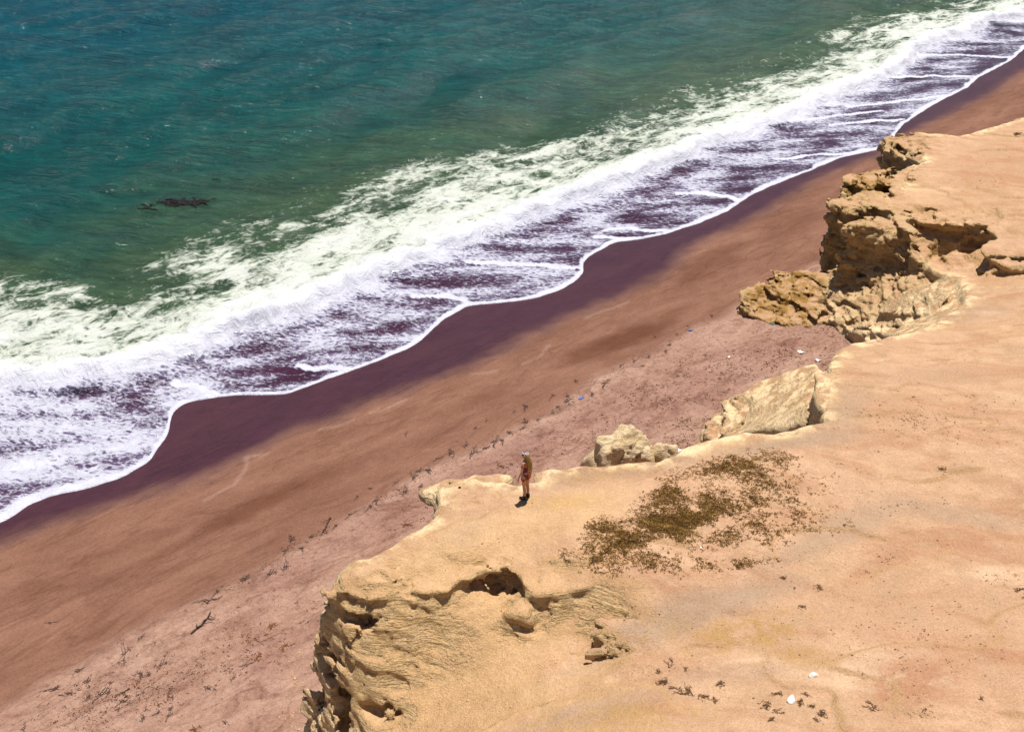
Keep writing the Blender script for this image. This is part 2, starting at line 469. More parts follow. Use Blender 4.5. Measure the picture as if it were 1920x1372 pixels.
# foam break-up: fine streaky lace on the beach, curls in the surf
la = k.math('ADD', k.math('MULTIPLY', k.noise(px_, 2.9, 6, .7, 1.8), .66), k.math('MULTIPLY', k.noise(k.pos((.7, 1, 1)), 8.0, 4, .65, 1.2), .34)); lb = k.noise(p, 1.05, 8, .64, 2.4)
rid = k.math('SUBTRACT', 1.0, k.math('MULTIPLY', k.math('ABSOLUTE', k.math('SUBTRACT', k.noise(pl, 1.15, 5, .6, 1.6), .5)), 4.5))
def lace(vec, sc, dist, wdt):
    nn = k.n('TexNoise'); nn.inputs['Scale'].default_value = sc * .45; nn.inputs['Detail'].default_value = 4; k.t.links.new(vec, nn.inputs['Vector'])
    va = k.n('VectorMath'); va.operation = 'MULTIPLY_ADD'; k.t.links.new(nn.outputs['Color'], va.inputs[0]); va.inputs[1].default_value = (dist, dist, dist); k.t.links.new(vec, va.inputs[2])
    vv = k.n('TexVoronoi'); vv.feature = 'DISTANCE_TO_EDGE'; vv.inputs['Scale'].default_value = sc; k.t.links.new(va.outputs[0], vv.inputs['Vector'])
    return k.sstep(wdt, 0.0, vv.outputs['Distance'])
lc = lace(px_, 3.0, 1.1, .30)
dt_sw = k.math('ADD', k.math('MULTIPLY', k.math('SUBTRACT', la, .5), 1.9), k.math('MULTIPLY_ADD', lc, .20, .43))
dt_sea = k.math('ADD', k.math('MULTIPLY', k.math('ADD', k.math('MULTIPLY', k.math('SUBTRACT', lb, .5), 1.7), .5), .56), k.math('MULTIPLY', rid, .30))
dt_sea = k.math('MULTIPLY_ADD', lace(pl, .85, 1.6, .28), .16, dt_sea)
mixd = k.t.nodes.new('ShaderNodeMix'); k.set(mixd.inputs[0], deep_s); k.set(mixd.inputs[2], dt_sw); k.set(mixd.inputs[3], dt_sea)
det = mixd.outputs[0]
thr = k.math('SUBTRACT', 1.0, dens_s)
foam = k.sstep(k.math('SUBTRACT', thr, .20), k.math('ADD', thr, .22), det)
foam = k.math('MULTIPLY', foam, k.math('ADD', .86, k.math('MULTIPLY', k.sstep(.6, .9, dens_s), .14)))
# water body colour
v1 = k.noise(pw, .07, 4, .55); v2 = k.noise(pw, .45, 4, .6)
cw = k.mix(k.attr('murk2'), (.0008, .054, .074), (.0030, .052, .043))
cw = k.mix(k.attr('murk'), cw, (.036, .066, .030))
cw = k.mul(cw, k.mix(k.sstep(.25, .75, v1), (.86, .88, .90), (1.12, 1.1, 1.08)))
cw = k.mul(cw, k.mix(k.sstep(.3, .7, v2), (.72, .74, .78), (1.22, 1.2, 1.16)))
cw = k.mul(cw, k.mix(k.sstep(.32, .68, k.noise(pw, 1.9, 3, .6, .3)), (.78, .80, .83), (1.2, 1.2, 1.18)))
b1 = k.noise(pw, 1.1, 5, .62, .4); b2 = k.noise(pw, 3.4, 3, .65, .3)
wb = k.bump(k.math('ADD', k.math('MULTIPLY', b1, .9), k.math('MULTIPLY', b2, .42)), .38, 1.0)
water = k.bsdf(cw, .06, .22, wb)
# thin film over the sand
gl = k.n('BsdfGlossy'); gl.inputs['Roughness'].default_value = .12; k.set(gl.inputs['Color'], (1, 1, 1))
fb = k.bump(k.noise(p, 5.0, 2, .5), .03, .35); k.t.links.new(fb, gl.inputs['Normal'])
fr = k.n('Fresnel'); fr.inputs['IOR'].default_value = 1.33; k.t.links.new(fb, fr.inputs['Normal'])
tr0 = k.n('BsdfTransparent'); k.set(tr0.inputs['Color'], (.86, .74, 1.0))
veil = k.bsdf((.34, .26, .54), .6, .2)          # milky film of bubbles in the thin water
tr = k.n('MixShader'); k.set(tr.inputs[0], k.math('MULTIPLY', k.sstep(.15, .6, dens_s), k.math('MULTIPLY_ADD', k.sstep(.3, .7, la), .3, .14))); k.t.links.new(tr0.outputs[0], tr.inputs[1]); k.t.links.new(veil, tr.inputs[2])
ms = k.n('MixShader'); k.t.links.new(fr.outputs[0], ms.inputs[0]); k.t.links.new(tr.outputs[0], ms.inputs[1]); k.t.links.new(gl.outputs[0], ms.inputs[2])
ms2 = k.n('MixShader'); k.set(ms2.inputs[0], deep_s); k.t.links.new(ms.outputs[0], ms2.inputs[1]); k.t.links.new(water, ms2.inputs[2])
cf = k.mix(deep_s, (.62, .62, .72), k.mix(k.sstep(.95, .35, dens_s), (.72, .73, .73), (.67, .70, .61)))
fmb = k.bump(lb, .28, .8)
fo = k.bsdf(cf, .75, .15, fmb)
ms3 = k.n('MixShader'); k.set(ms3.inputs[0], foam); k.t.links.new(ms2.outputs[0], ms3.inputs[1]); k.t.links.new(fo, ms3.inputs[2])
M_SEA = k.finish(ms3.outputs[0])
sea = mesh_obj('sea', np.stack([X, Y, Z], -1).reshape(-1, 3), grid_faces(len(ss), len(sw_)), M_SEA, kind='structure',
               attrs={'dens': dens.ravel(), 'deep': deep.ravel(), 'murk': murk.ravel(), 'murk2': murk2.ravel()})

# ------------------------------------------------------------------ cliff (solid modelled as a distance field, then meshed)
VOX = 0.075
def poly_px(pts):
    return np.array([unproj(x, y, z)[:2] for x, y, z in pts])

def sd_poly(X, Y, P):
    """signed distance in plan, negative inside"""
    d = np.full(X.shape, 1e9, np.float32); ins = np.zeros(X.shape, bool)
    Q = np.roll(P, -1, 0)
    for (ax, ay), (bx, by) in zip(P, Q):
        ex, ey = bx - ax, by - ay
        wx, wy = X - ax, Y - ay
        t = np.clip((wx * ex + wy * ey) / (ex * ex + ey * ey + 1e-9), 0, 1)
        d = np.minimum(d, (wx - ex * t) ** 2 + (wy - ey * t) ** 2)
        c = ((ay > Y) != (by > Y)) & (X < (bx - ax) * (Y - ay) / (by - ay + 1e-12) + ax)
        ins ^= c
    d = np.sqrt(d)
    return np.where(ins, -d, d)

# seaward rim of the cliff top, left to right in the photograph
RIM = [(640, 1460, 3.0), (610, 1385, 3.0), (584, 1345, 3.2), (570, 1300, 4.0), (569, 1230, 5.5), (573, 1150, 7.15), (584, 1095, 8.0), (604, 1073, 8.2), (640, 1047, 8.3), (660, 1036, 8.3), (690, 1040, 8.4), (715, 1030, 8.4), (760, 1006, 8.4), (800, 981, 8.4),
    (822, 962, 8.4), (830, 924, 8.2), (858, 907, 8.2), (930, 905, 8.3), (970, 910, 8.4), (1005, 904, 8.4), (1030, 880, 8.4), (1100, 870, 8.4), (1180, 866, 8.4),
    (1258, 858, 8.4), (1285, 842, 8.4), (1325, 823, 8.4), (1400, 816, 8.4), (1485, 806, 8.4), (1538, 790, 8.4), (1548, 765, 8.4), (1536, 735, 8.4), (1546, 692, 8.2),
    (1573, 652, 7.8), (1606, 640, 7.5), (1690, 633, 7.2), (1760, 606, 6.7), (1815, 560, 6.3), (1800, 512, 5.9), (1755, 484, 6.0), (1742, 466, 6.1), (1716, 446, 6.2), (1688, 426, 6.4), (1640, 426, 6.3), (1604, 430, 6.2), (1583, 442, 5.8), (1592, 413, 6.5), (1640, 403, 6.6), (1696, 402, 6.6),
    (1640, 389, 6.4), (1590, 416, 5.8), (1562, 430, 5.2), (1566, 390, 6.1), (1580, 368, 6.4), (1640, 366, 6.5), (1700, 352, 6.6), (1650, 347, 6.5), (1584, 351, 6.2), (1584, 336, 6.4), (1615, 321, 6.6),
    (1694, 317, 6.6), (1738, 300, 6.6), (1700, 289, 6.4), (1668, 285, 6.2), (1662, 260, 6.5), (1700, 248, 6.6), (1750, 247, 6.6), (1790, 254, 6.6), (1830, 245, 6.6), (1920, 222, 6.6), (1990, 190, 6.6)]
rim = poly_px(RIM)
south = np.array([to_xy(s, n) for s, n in [(-420, 18), (-60, 20), (-20, 18.5), (0, 20), (7, 19), (10.5, 20.6)]])
north = np.array([to_xy(s, n) for s, n in [(85, 24), (120, 25), (200, 23), (900, 25), (900, -700), (-420, -700)]])
OUTER = np.concatenate([south, rim, north])

# heights of the cliff top read off the photograph (pixel, height in metres)
HP = [(985, 938, 8.5), (900, 940, 8.45), (1100, 900, 8.5), (1250, 880, 8.5), (1350, 840, 8.45), (1500, 820, 8.5), (1150, 1000, 8.75), (1300, 960, 8.7), (1450, 900, 8.65),
    (800, 1040, 8.45), (700, 1075, 8.35), (620, 1085, 8.15), (900, 1020, 8.6), (1050, 1050, 8.75), (1150, 1080, 8.75), (1300, 1080, 8.6),
    (600, 1372, 2.6), (570, 1420, 2.4), (655, 1378, 4.7), (700, 1346, 5.55), (750, 1306, 5.95), (800, 1262, 6.45), (860, 1210, 7.05), (905, 1180, 7.4), (930, 1140, 7.7), (945, 1100, 7.85),
    (880, 1130, 7.7), (830, 1150, 7.68), (790, 1142, 7.78), (765, 1130, 7.9), (720, 1158, 7.62), (650, 1150, 7.6), (600, 1150, 7.3), (590, 1200, 6.3), (590, 1260, 5.0), (602, 1320, 3.8), (640, 1200, 6.9), (640, 1250, 6.2), (645, 1300, 5.5), (650, 1340, 5.0),
    (700, 1200, 7.1), (700, 1250, 6.6), (700, 1300, 6.0), (760, 1195, 7.1), (760, 1240, 6.65), (810, 1190, 7.1), (805, 1230, 6.75),
    (740, 1372, 5.4), (820, 1330, 6.0), (900, 1270, 6.75), (960, 1215, 7.2), (1000, 1180, 7.6), (960, 1300, 7.25), (900, 1372, 6.9), (1030, 1250, 7.5), (1080, 1215, 7.35), (1070, 1160, 7.75), (1128, 1228, 7.4), (1100, 1245, 7.45), (1112, 1178, 7.65), (1120, 1120, 8.3), (700, 1420, 4.9), (620, 1430, 3.0),
    (1040, 1330, 7.95), (1150, 1300, 8.25), (1200, 1240, 8.2), (1250, 1180, 8.25), (1400, 1100, 8.35), (1350, 1250, 8.45), (1500, 1180, 8.45), (1500, 1000, 8.45), (1600, 950, 8.4), (1750, 930, 8.6), (1900, 960, 8.5), (1900, 1010, 8.75),
    (1700, 1100, 8.75), (1900, 1200, 9.1), (1700, 1300, 9.0), (1500, 1320, 8.75), (1300, 1372, 8.75), (1900, 1372, 9.3), (1100, 1420, 8.6), (1600, 1500, 9.2),
    (1600, 700, 8.3), (1700, 700, 8.2), (1850, 750, 8.5), (1650, 830, 8.6), (1900, 850, 8.8), (1750, 650, 7.6), (1900, 640, 7.8), (1650, 655, 7.6),
    (1820, 540, 6.1), (1790, 600, 6.7), (1850, 560, 6.5), (1790, 480, 5.3), (1830, 500, 5.6), (1900, 545, 6.7), (1770, 470, 5.2), (1760, 500, 5.3),
    (1650, 430, 6.45), (1750, 390, 6.7), (1850, 380, 6.8), (1900, 430, 6.9), (1700, 330, 6.65), (1800, 300, 6.75), (1900, 260, 6.7), (1750, 262, 6.6), (1690, 262, 6.5), (1900, 330, 6.85), (1720, 300, 6.5),
    (2100, 600, 8.2), (2200, 900, 9.4), (2100, 300, 7.0), (2100, 1300, 9.6), (2000, 160, 6.7)]
HPx = np.array([[*unproj(x, y, z)[:2], z] for x, y, z in HP] + [[*to_xy(s, n), z] for s, n, z in [(-5, 12, 8.0), (-5, 18.5, 5), (5, 18, 6.0), (7, 14, 7.6), (0, 5, 9), (-40, 10, 8), (10, -5, 10), (40, -20, 11), (70, 0, 8.5), (90, 15, 7), (-60, -60, 12), (60, -80, 14), (140, 10, 7.5), (160, -60, 10)]])
_d = np.linalg.norm(HPx[:, None, :2] - HPx[None, :, :2], axis=-1)
_A = np.block([[_d + 0.0 * np.eye(len(HPx)), np.ones((len(HPx), 1))], [np.ones((1, len(HPx))), np.zeros((1, 1))]])
_A[:len(HPx), :len(HPx)] -= 0.12 * np.eye(len(HPx))
_w = np.linalg.solve(_A, np.concatenate([HPx[:, 2], [0]]))
def ground(X, Y):
    h = np.full(X.shape, _w[-1], np.float64)
    for (x, y, _), w in zip(HPx, _w):
        h += w * np.sqrt((X - x) ** 2 + (Y - y) ** 2 + .05)
    h = np.clip(h, 1.5, 15)
    q = 2.6 * fbm(X * .13, Y * .21, 0.0, 4, 86)
    h = h + .12 * (np.floor(q) + sstep(.40, .60, q - np.floor(q)) - q)
    h = h + .20 * fbm(X * .15, Y * .17, 0.0, 3, 80) + .035 * fbm(X * .7, Y * .7, 0.0, 3, 81)
    return h

# slabs that stand proud of the ground in front of them: visible rim first, then the hidden back (pixel, height)
SLABS = [
    dict(p=[(586, 1108, 7.9), (625, 1120, 7.9), (655, 1122, 7.9), (690, 1142, 7.8), (722, 1130, 7.9), (748, 1102, 8.1), (772, 1112, 8.1), (800, 1126, 8.0), (825, 1128, 8.0), (845, 1116, 8.1), (860, 1092, 8.3), (882, 1082, 8.35), (905, 1070, 8.4), (950, 1065, 8.5), (976, 1080, 8.5), (984, 1108, 8.45),
            (1010, 1118, 8.4), (1050, 1116, 8.4), (1095, 1106, 8.5), (1180, 1070, 8.7), (1150, 960, 8.65), (985, 930, 8.45), (860, 930, 8.35), (760, 1020, 8.4), (640, 1062, 8.3), (600, 1085, 8.15)], under=.13, depth=.55, k=.18),
    dict(p=[(1098, 1226, 7.85), (1132, 1200, 8.1), (1104, 1192, 8.0), (1118, 1154, 8.25), (1148, 1148, 8.35), (1200, 1160, 8.3), (1260, 1200, 8.25), (1215, 1224, 8.15), (1160, 1228, 7.95)], under=.10, depth=.6, k=.22),
    dict(p=[(880, 1380, 7.15), (930, 1338, 7.55), (980, 1302, 7.85), (1050, 1291, 8.05), (1120, 1286, 8.2), (1200, 1274, 8.35), (1270, 1300, 8.5), (1260, 1430, 8.8), (900, 1440, 7.5)], under=.0, depth=.5, k=.55),
    # upper ledge on the right: the wall above the dark hollow
    dict(p=[(1583, 445, 5.8), (1602, 432, 6.2), (1640, 428, 6.3), (1686, 426, 6.4), (1716, 448, 6.2), (1744, 468, 6.0), (1722, 434, 6.3), (1702, 404, 6.6), (1742, 414, 6.65), (1800, 418, 6.7), (1850, 421, 6.75), (1866, 440, 6.75), (1836, 462, 6.6), (1846, 486, 6.6), (1880, 498, 6.7), (1940, 505, 6.9),
            (2050, 480, 7.0), (2050, 300, 6.9), (1800, 300, 6.7), (1700, 345, 6.6), (1640, 410, 6.5), (1592, 425, 6.3)], under=.5, depth=1.2, k=.16),
    # cracked pale ledges in the bay
    dict(p=[(1640, 592, 3.6), (1690, 600, 4.3), (1745, 588, 5.4), (1790, 548, 6.1), (1760, 528, 5.6), (1690, 540, 4.7), (1650, 565, 4.0)], under=.30, depth=.5, k=.16),
    dict(p=[(1590, 612, 2.9), (1640, 617, 3.6), (1700, 618, 4.6), (1742, 606, 5.6), (1720, 598, 5.2), (1650, 604, 3.8), (1610, 603, 3.1)], under=.3, depth=.5, k=.14),
]
for sl in SLABS:
    sl['P'] = poly_px(sl['p'])
    zz = np.array([q[2] for q in sl['p']]); A = np.column_stack([sl['P'], np.ones(len(zz))])
    sl['pl'] = np.linalg.lstsq(A, zz, rcond=None)[0]

# aprons: rock that slopes from the cliff down to the sand
APRONS = [
    dict(p=[(1388, 578, 2.1), (1394, 556, 2.3), (1428, 526, 2.8), (1500, 500, 3.4), (1530, 512, 3.2), (1560, 498, 3.7), (1590, 480, 4.4), (1700, 470, 5.0), (1800, 490, 5.9), (1840, 560, 6.4), (1780, 612, 6.4), (1700, 640, 4.8), (1640, 640, 3.4), (1600, 628, 2.6), (1560, 607, 2.2), (1500, 606, 2.2), (1440, 600, 2.1)],
         z=[(1390, 575, 2.2), (1400, 548, 2.5), (1440, 525, 2.9), (1500, 503, 3.4), (1480, 560, 2.6), (1540, 550, 2.9), (1560, 503, 3.6), (1600, 500, 3.95), (1650, 500, 4.3), (1700, 495, 4.6), (1760, 500, 5.2), (1810, 540, 6.1), (1600, 560, 3.2), (1640, 560, 3.6), (1690, 560, 4.2), (1740, 550, 4.9), (1600, 600, 2.7), (1640, 600, 3.2), (1690, 600, 4.0), (1740, 600, 5.2), (1780, 590, 6.1), (1560, 602, 2.3), (1500, 602, 2.2), (1440, 594, 2.1)]),
    dict(p=[(1324, 826, 3.2), (1326, 795, 3.4), (1350, 765, 3.8), (1390, 742, 4.3), (1420, 718, 4.6), (1450, 714, 4.8), (1480, 705, 5.0), (1530, 690, 5.6), (1552, 720, 6.2), (1556, 790, 7.0), (1500, 830, 6.0), (1400, 850, 4.0)],
         z=[(1330, 815, 3.4), (1340, 775, 3.9), (1390, 748, 4.5), (1440, 720, 4.9), (1530, 695, 6.2), (1550, 750, 7.6), (1540, 790, 7.4), (1480, 800, 6.3), (1420, 790, 5.0), (1380, 810, 4.0)]),
    dict(p=[(1652, 308, 2.6), (1662, 280, 4.0), (1700, 275, 5.0), (1740, 300, 5.5), (1700, 322, 4.2)],
         z=[(1655, 300, 3.2), (1665, 280, 4.6), (1700, 285, 5.7), (1735, 305, 6.0), (1700, 318, 4.6)]),
]
for ap in APRONS:
    ap['P'] = poly_px(ap['p'])
    q = np.array([[*unproj(x, y, z)[:2], z] for x, y, z in ap['z']])
    dd = np.linalg.norm(q[:, None, :2] - q[None, :, :2], axis=-1) - .15 * np.eye(len(q))
    A = np.block([[dd, np.ones((len(q), 1))], [np.ones((1, len(q))), np.zeros((1, 1))]])
    ap['q'] = q; ap['w'] = np.linalg.solve(A, np.concatenate([q[:, 2], [0]]))

# lumps added and pockets cut out: (px, py, z, rx, ry, rz, turn)
LUMPS = [(1012, 1150, 7.6, 1.05, .5, .6, .35), (1815, 462, 5.6, .55, .5, .45, 0), (1770, 486, 5.2, .7, .4, .35, 0), (880, 925, 7.9, 1.5, .6, .45, .2)]
POCKETS = [(943, 1088, 7.98, .62, .40, .36, 0), (690, 1158, 7.42, .5, .3, .2, .2), (592, 1230, 5.75, .6, .7, .5, .2), (660, 1352, 4.6, 1.0, .5, .45, .6), (602, 1296, 4.4, .65, .6, .65, 0), (625, 1262, 5.6, .6, .5, .4, -.4), (645, 1318, 5.1, .55, .45, .5, 0), (705, 1330, 5.6, .7, .35, .25, .5),
    (1790, 455, 5.9, 2.1, .7, .7, -.05), (1650, 497, 4.7, 1.6, .5, .45, 0), (1890, 505, 6.1, 1.3, .45, .55, -.3), (1630, 388, 5.5, 1.1, .5, .9, .15), (1700, 280, 5.8, .8, .5, .8, .2), (1660, 350, 5.7, 1.2, .5, .8, .2), (975, 1180, 7.0, .4, .3, .3, 0)]

BED = np.array([0.16, -0.10, 0.98]); BED /= np.linalg.norm(BED)

def worley(x, y, z):
    """value of the nearest cell and distance to the border with the next one"""
    xi, yi, zi = np.floor(x).astype(np.int32), np.floor(y).astype(np.int32), np.floor(z).astype(np.int32)
    d1 = np.full(x.shape, 9.0); d2 = np.full(x.shape, 9.0); val = np.zeros(x.shape)
    for dx in (-1, 0, 1):
        for dy in (-1, 0, 1):
            for dz in (-1, 0, 1):
                h = _P[_P[_P[(xi + dx) & 255] + ((yi + dy) & 255)] + ((zi + dz) & 255)]
                ox = (h & 15) / 15.0; oy = ((h >> 4) & 15) / 15.0; oz = ((h * 7) & 15) / 15.0
                d = (xi + dx + .1 + .8 * ox - x) ** 2 + (yi + dy + .1 + .8 * oy - y) ** 2 + (zi + dz + .1 + .8 * oz - z) ** 2
                c = d < d1
                d2 = np.where(c, d1, np.minimum(d2, d)); d1 = np.where(c, d, d1); val = np.where(c, ((h * 37) & 255) / 255.0, val)
    return val, np.sqrt(d2) - np.sqrt(d1)

ROCKY = [(690, 1260, 150, 90, .35, .6, 6.0), (588, 1200, 40, 80, 0, .7, 6.8), (620, 1310, 80, 55, 0, 1.0, 4.4), (690, 1150, 110, 26, 0, .4, 7.7), (905, 1095, 95, 26, .25, .6, 8.0), (1000, 1150, 60, 42, .3, .55, 7.6), (1140, 1195, 70, 50, 0, .6, 7.9),
    (1475, 555, 120, 62, .1, .95, 2.8), (1630, 345, 95, 45, .1, 1.0, 6.3), (1650, 455, 115, 50, 0, .9, 5.7), (1580, 400, 50, 50, 0, 1.0, 6.0), (1690, 272, 60, 34, 0, 1.0, 6.3), (1790, 450, 95, 40, 0, .6, 5.9),
    (1665, 610, 90, 18, .1, .9, 4.0), (1715, 580, 80, 24, .1, .3, 4.9), (1640, 550, 90, 44, 0, .1, 3.6), (1360, 790, 42, 36, .2, .9, 3.9), (1450, 745, 70, 36, .3, .2, 5.2), (1540, 710, 20, 36, 0, .8, 8.0), (875, 930, 75, 32, 0, .7, 8.2), (1025, 890, 30, 18, 0, .8, 8.3), (1880, 495, 60, 20, -.3, .5, 6.4)]
def rocky(X, Y):
    r = np.zeros(X.shape)
    for b in ROCKY:
        d = px_blob(X, Y, *b[:5], b[6]); r = np.maximum(r, b[5] * sstep(1.35, .75, d + .25 * fbm(X * .8, Y * .8, 0.0, 3, 107)))
    return r

def cliff_field(xs, ys, zs):
    X, Y = np.meshgrid(xs, ys, indexing='ij')
    H = ground(X, Y)
    d = sd_poly(X, Y, OUTER)
    d = d - .14 + .30 * fbm(X * .55, Y * .55, 0.0, 4, 82) + .10 * fbm(X * 2.1, Y * 2.1, 0.0, 2, 87)
    X = X.astype(np.float32); Y = Y.astype(np.float32); H = H.astype(np.float32); d = d.astype(np.float32)
    Zg = zs[None, None, :].astype(np.float32)
    H3, d3 = H[..., None], d[..., None]
    F = smax(Zg - H3, d3 - .06 * (8.4 - Zg) * 0, .34)
    top = np.where(d < .35, H, -9.0)
    for sl in SLABS:
        P = sl['P']
        if X.max() < P[:, 0].min() - 2 or X.min() > P[:, 0].max() + 2 or Y.max() < P[:, 1].min() - 2 or Y.min() > P[:, 1].max() + 2: continue
        ds = sd_poly(X, Y, P) + .16 * fbm(X * 1.1, Y * 1.1, 0.0, 4, 83)
        tz = sl['pl'][0] * X + sl['pl'][1] * Y + sl['pl'][2] + .05 * fbm(X * .9, Y * .9, 0.0, 3, 84)
        tz = np.minimum(tz, H + .9) if False else tz
        rel = (tz[..., None] - Zg) / sl['depth']
        und = sl['under'] * np.exp(-((rel - .55) / .38) ** 2)
        Fs = smax(Zg - tz[..., None], ds[..., None] + und, sl['k'])
        F = smin(F, Fs, .10)
        top = np.where(ds < 0, np.maximum(top, tz), top)
    for ap in APRONS:
        P = ap['P']
        if X.max() < P[:, 0].min() - 2 or X.min() > P[:, 0].max() + 2 or Y.max() < P[:, 1].min() - 2 or Y.min() > P[:, 1].max() + 2: continue
        h = np.full(X.shape, ap['w'][-1])
        for (x, y, _), w in zip(ap['q'], ap['w']): h += w * np.sqrt((X - x) ** 2 + (Y - y) ** 2 + .02)
        ds = sd_poly(X, Y, P) + .25 * fbm(X * .9, Y * .9, 0.0, 3, 85)
        F = smin(F, smax((Zg - h[..., None]) * .75, ds[..., None], .2), .12)
        top = np.where(ds < .5, np.maximum(top, h + .1), top)
    for lst, add in ((LUMPS, True), (POCKETS, False)):
        for (px, py, z, rx, ry, rz, tn) in lst:
            c = unproj(px, py, z); m = max(rx, ry) + 1
            if X.max() < c[0] - m or X.min() > c[0] + m or Y.max() < c[1] - m or Y.min() > c[1] + m: continue
            ca, sa = math.cos(tn), math.sin(tn)
            wx, wy = .35 * noise(X * 1.6, Y * 1.6, 0.0, 130), .35 * noise(X * 1.6, Y * 1.6, 0.0, 131)
            lx = ((X + wx * rx - c[0]) * ca + (Y + wy * ry - c[1]) * sa)[..., None] / rx; ly = (-(X + wx * rx - c[0]) * sa + (Y + wy * ry - c[1]) * ca)[..., None] / ry; lz = (Zg - c[2] + (wx * rz * 1.2)[..., None]) / rz
            E = (np.sqrt(lx * lx + ly * ly + lz * lz + 1e-6) - 1) * min(rx, ry, rz)
            F = smin(F, E, .22) if add else smax(F, -E, .10)
    # rock relief: strong on faces and broken ground, faint on the wind-smoothed top
    RZ = rocky(X, Y)
    near = np.abs(F) < .62
    ix, iy, iz = np.nonzero(near)
    if len(ix):
        x, y, z = xs[ix], ys[iy], zs[iz]
        tp = top[ix, iy]
        expo = np.maximum(sstep(.12, .75, tp - z), RZ[ix, iy] * sstep(-.5, .1, tp - z))
        F[ix, iy, iz] += .012 * noise(x * 3, y * 3, z * 3, 96)
        m = expo > .02
        if m.any():
            x, y, z, e = x[m], y[m], z[m], expo[m]
            b = x * BED[0] + y * BED[1] + z * BED[2]
            warp = .25 * noise(x * .5, y * .5, z * .5, 90)
            sub = noise(x * .45, y * .45, (b + warp) * 4.6, 91) * .15 + noise(x * .9, y * .9, (b + warp) * 8, 92) * .07
            rz_ = RZ[ix, iy][m]; sub *= .55 + .6 * rz_
            sub += (.45 + .65 * rz_) * fbm(x * .7, y * .7, z * .8, 4, 93) * .22
            cell, bord = worley(x * 1.15 + warp, y * 1.15 + .4 * noise(x * 1.3, y * 1.3, z, 98), (b + warp) * 2.3)
            cell2, bord2 = worley(x * 2.9, y * 2.9 + warp, b * 5.2)
            sub += (cell - .5) * .30 * rz_ + (cell - .5) * .06 + (cell2 - .5) * (.07 + .12 * rz_)
            sub += (.04 + .11 * rz_) * sstep(.08, 0, bord)
            F[ix[m], iy[m], iz[m]] += e * sub
    return F

def surface_net(x0, x1, y0, y1, z0, z1, h, T=64):
    NX, NY, NZ = int((x1 - x0) / h), int((y1 - y0) / h), int((z1 - z0) / h)
    zs = (z0 + h * np.arange(NZ + 1)).astype(np.float64)
    vid, vpos, quads = [], [], []
    for i0 in range(0, NX - 1, T):
        for j0 in range(0, NY - 1, T):
            ii = np.arange(i0, min(i0 + T + 2, NX + 1)); jj = np.arange(j0, min(j0 + T + 2, NY + 1))
            xs, ys = x0 + h * ii, y0 + h * jj
            cx, cy = np.meshgrid(xs[[0, len(xs) // 2, -1]], ys[[0, len(ys) // 2, -1]])
            if sd_poly(cx, cy, OUTER).min() > 6.5: continue
            dm = sd_poly(cx, cy, OUTER).max()
            zb = 0
            if dm < -6.5:
                hm = ground(*np.meshgrid(xs[::8], ys[::8], indexing='ij'))
                zb = max(0, int((hm.min() - 2.6 - z0) / h))
            V = cliff_field(xs, ys, zs[zb:])
            sg = V < 0
            nx, ny, nz = V.shape
            c8 = sum(sg[a:nx - 1 + a, b:ny - 1 + b, c:nz - 1 + c].astype(np.int8) for a in (0, 1) for b in (0, 1) for c in (0, 1))
            act = (c8 > 0) & (c8 < 8)
            ai, aj, ak = np.nonzero(act)
            if not len(ai): continue
            acc = np.zeros((len(ai), 3)); cnt = np.zeros(len(ai))
            for ax in range(3):
                o1, o2 = [q for q in range(3) if q != ax]
                for e1 in (0, 1):
                    for e2 in (0, 1):
                        b = [0, 0, 0]; b[o1] = e1; b[o2] = e2
                        c = list(b); c[ax] = 1
                        va = V[ai + b[0], aj + b[1], ak + b[2]]; vb = V[ai + c[0], aj + c[1], ak + c[2]]
                        m = (va < 0) != (vb < 0)
                        t = np.where(m, va / np.where(m, va - vb, 1), 0)
                        pt = np.empty((len(ai), 3)); pt[:, o1] = e1; pt[:, o2] = e2; pt[:, ax] = t
                        acc += pt * m[:, None]; cnt += m
            acc /= cnt[:, None]
            ak = ak + zb
            gx, gy = ai + i0, aj + j0
            vid.append((gx.astype(np.int64) * (NY + 1) + gy) * (NZ + 1) + ak)
            vpos.append(np.stack([x0 + h * (gx + acc[:, 0]), y0 + h * (gy + acc[:, 1]), z0 + h * (ak + acc[:, 2])], 1))
            def gid(i, j, k_): return ((i + i0).astype(np.int64) * (NY + 1) + (j + j0)) * (NZ + 1) + k_
            for ax in range(3):
                sl0 = [slice(1, nx - 1), slice(1, ny - 1), slice(1, nz - 1)]
                sl1 = list(sl0); sl1[ax] = slice(2, [nx, ny, nz][ax])
                A, B = sg[tuple(sl0)], sg[tuple(sl1)]
                i, j, k_ = np.nonzero(A != B)
                a_in = A[i, j, k_]
                i, j, k_ = i + 1, j + 1, k_ + 1 + zb
                keep = (i <= T) & (j <= T)
                i, j, k_, a_in = i[keep], j[keep], k_[keep], a_in[keep]
                if ax == 0: q = [gid(i, j - 1, k_ - 1), gid(i, j, k_ - 1), gid(i, j, k_), gid(i, j - 1, k_)]
                elif ax == 1: q = [gid(i - 1, j, k_ - 1), gid(i - 1, j, k_), gid(i, j, k_), gid(i, j, k_ - 1)]
                else: q = [gid(i - 1, j - 1, k_), gid(i, j - 1, k_), gid(i, j, k_), gid(i - 1, j, k_)]
                q = np.stack(q, 1)
                q = np.where(a_in[:, None], q, q[:, ::-1])
                quads.append(q)
    vid = np.concatenate(vid); vpos = np.concatenate(vpos); quads = np.concatenate(quads)
    uid, first = np.unique(vid, return_index=True)
    vp = vpos[first]
    q = np.searchsorted(uid, quads)
    ok = np.all(uid[np.clip(q, 0, len(uid) - 1)] == quads, axis=1)
    return vp, q[ok].astype(np.int32)

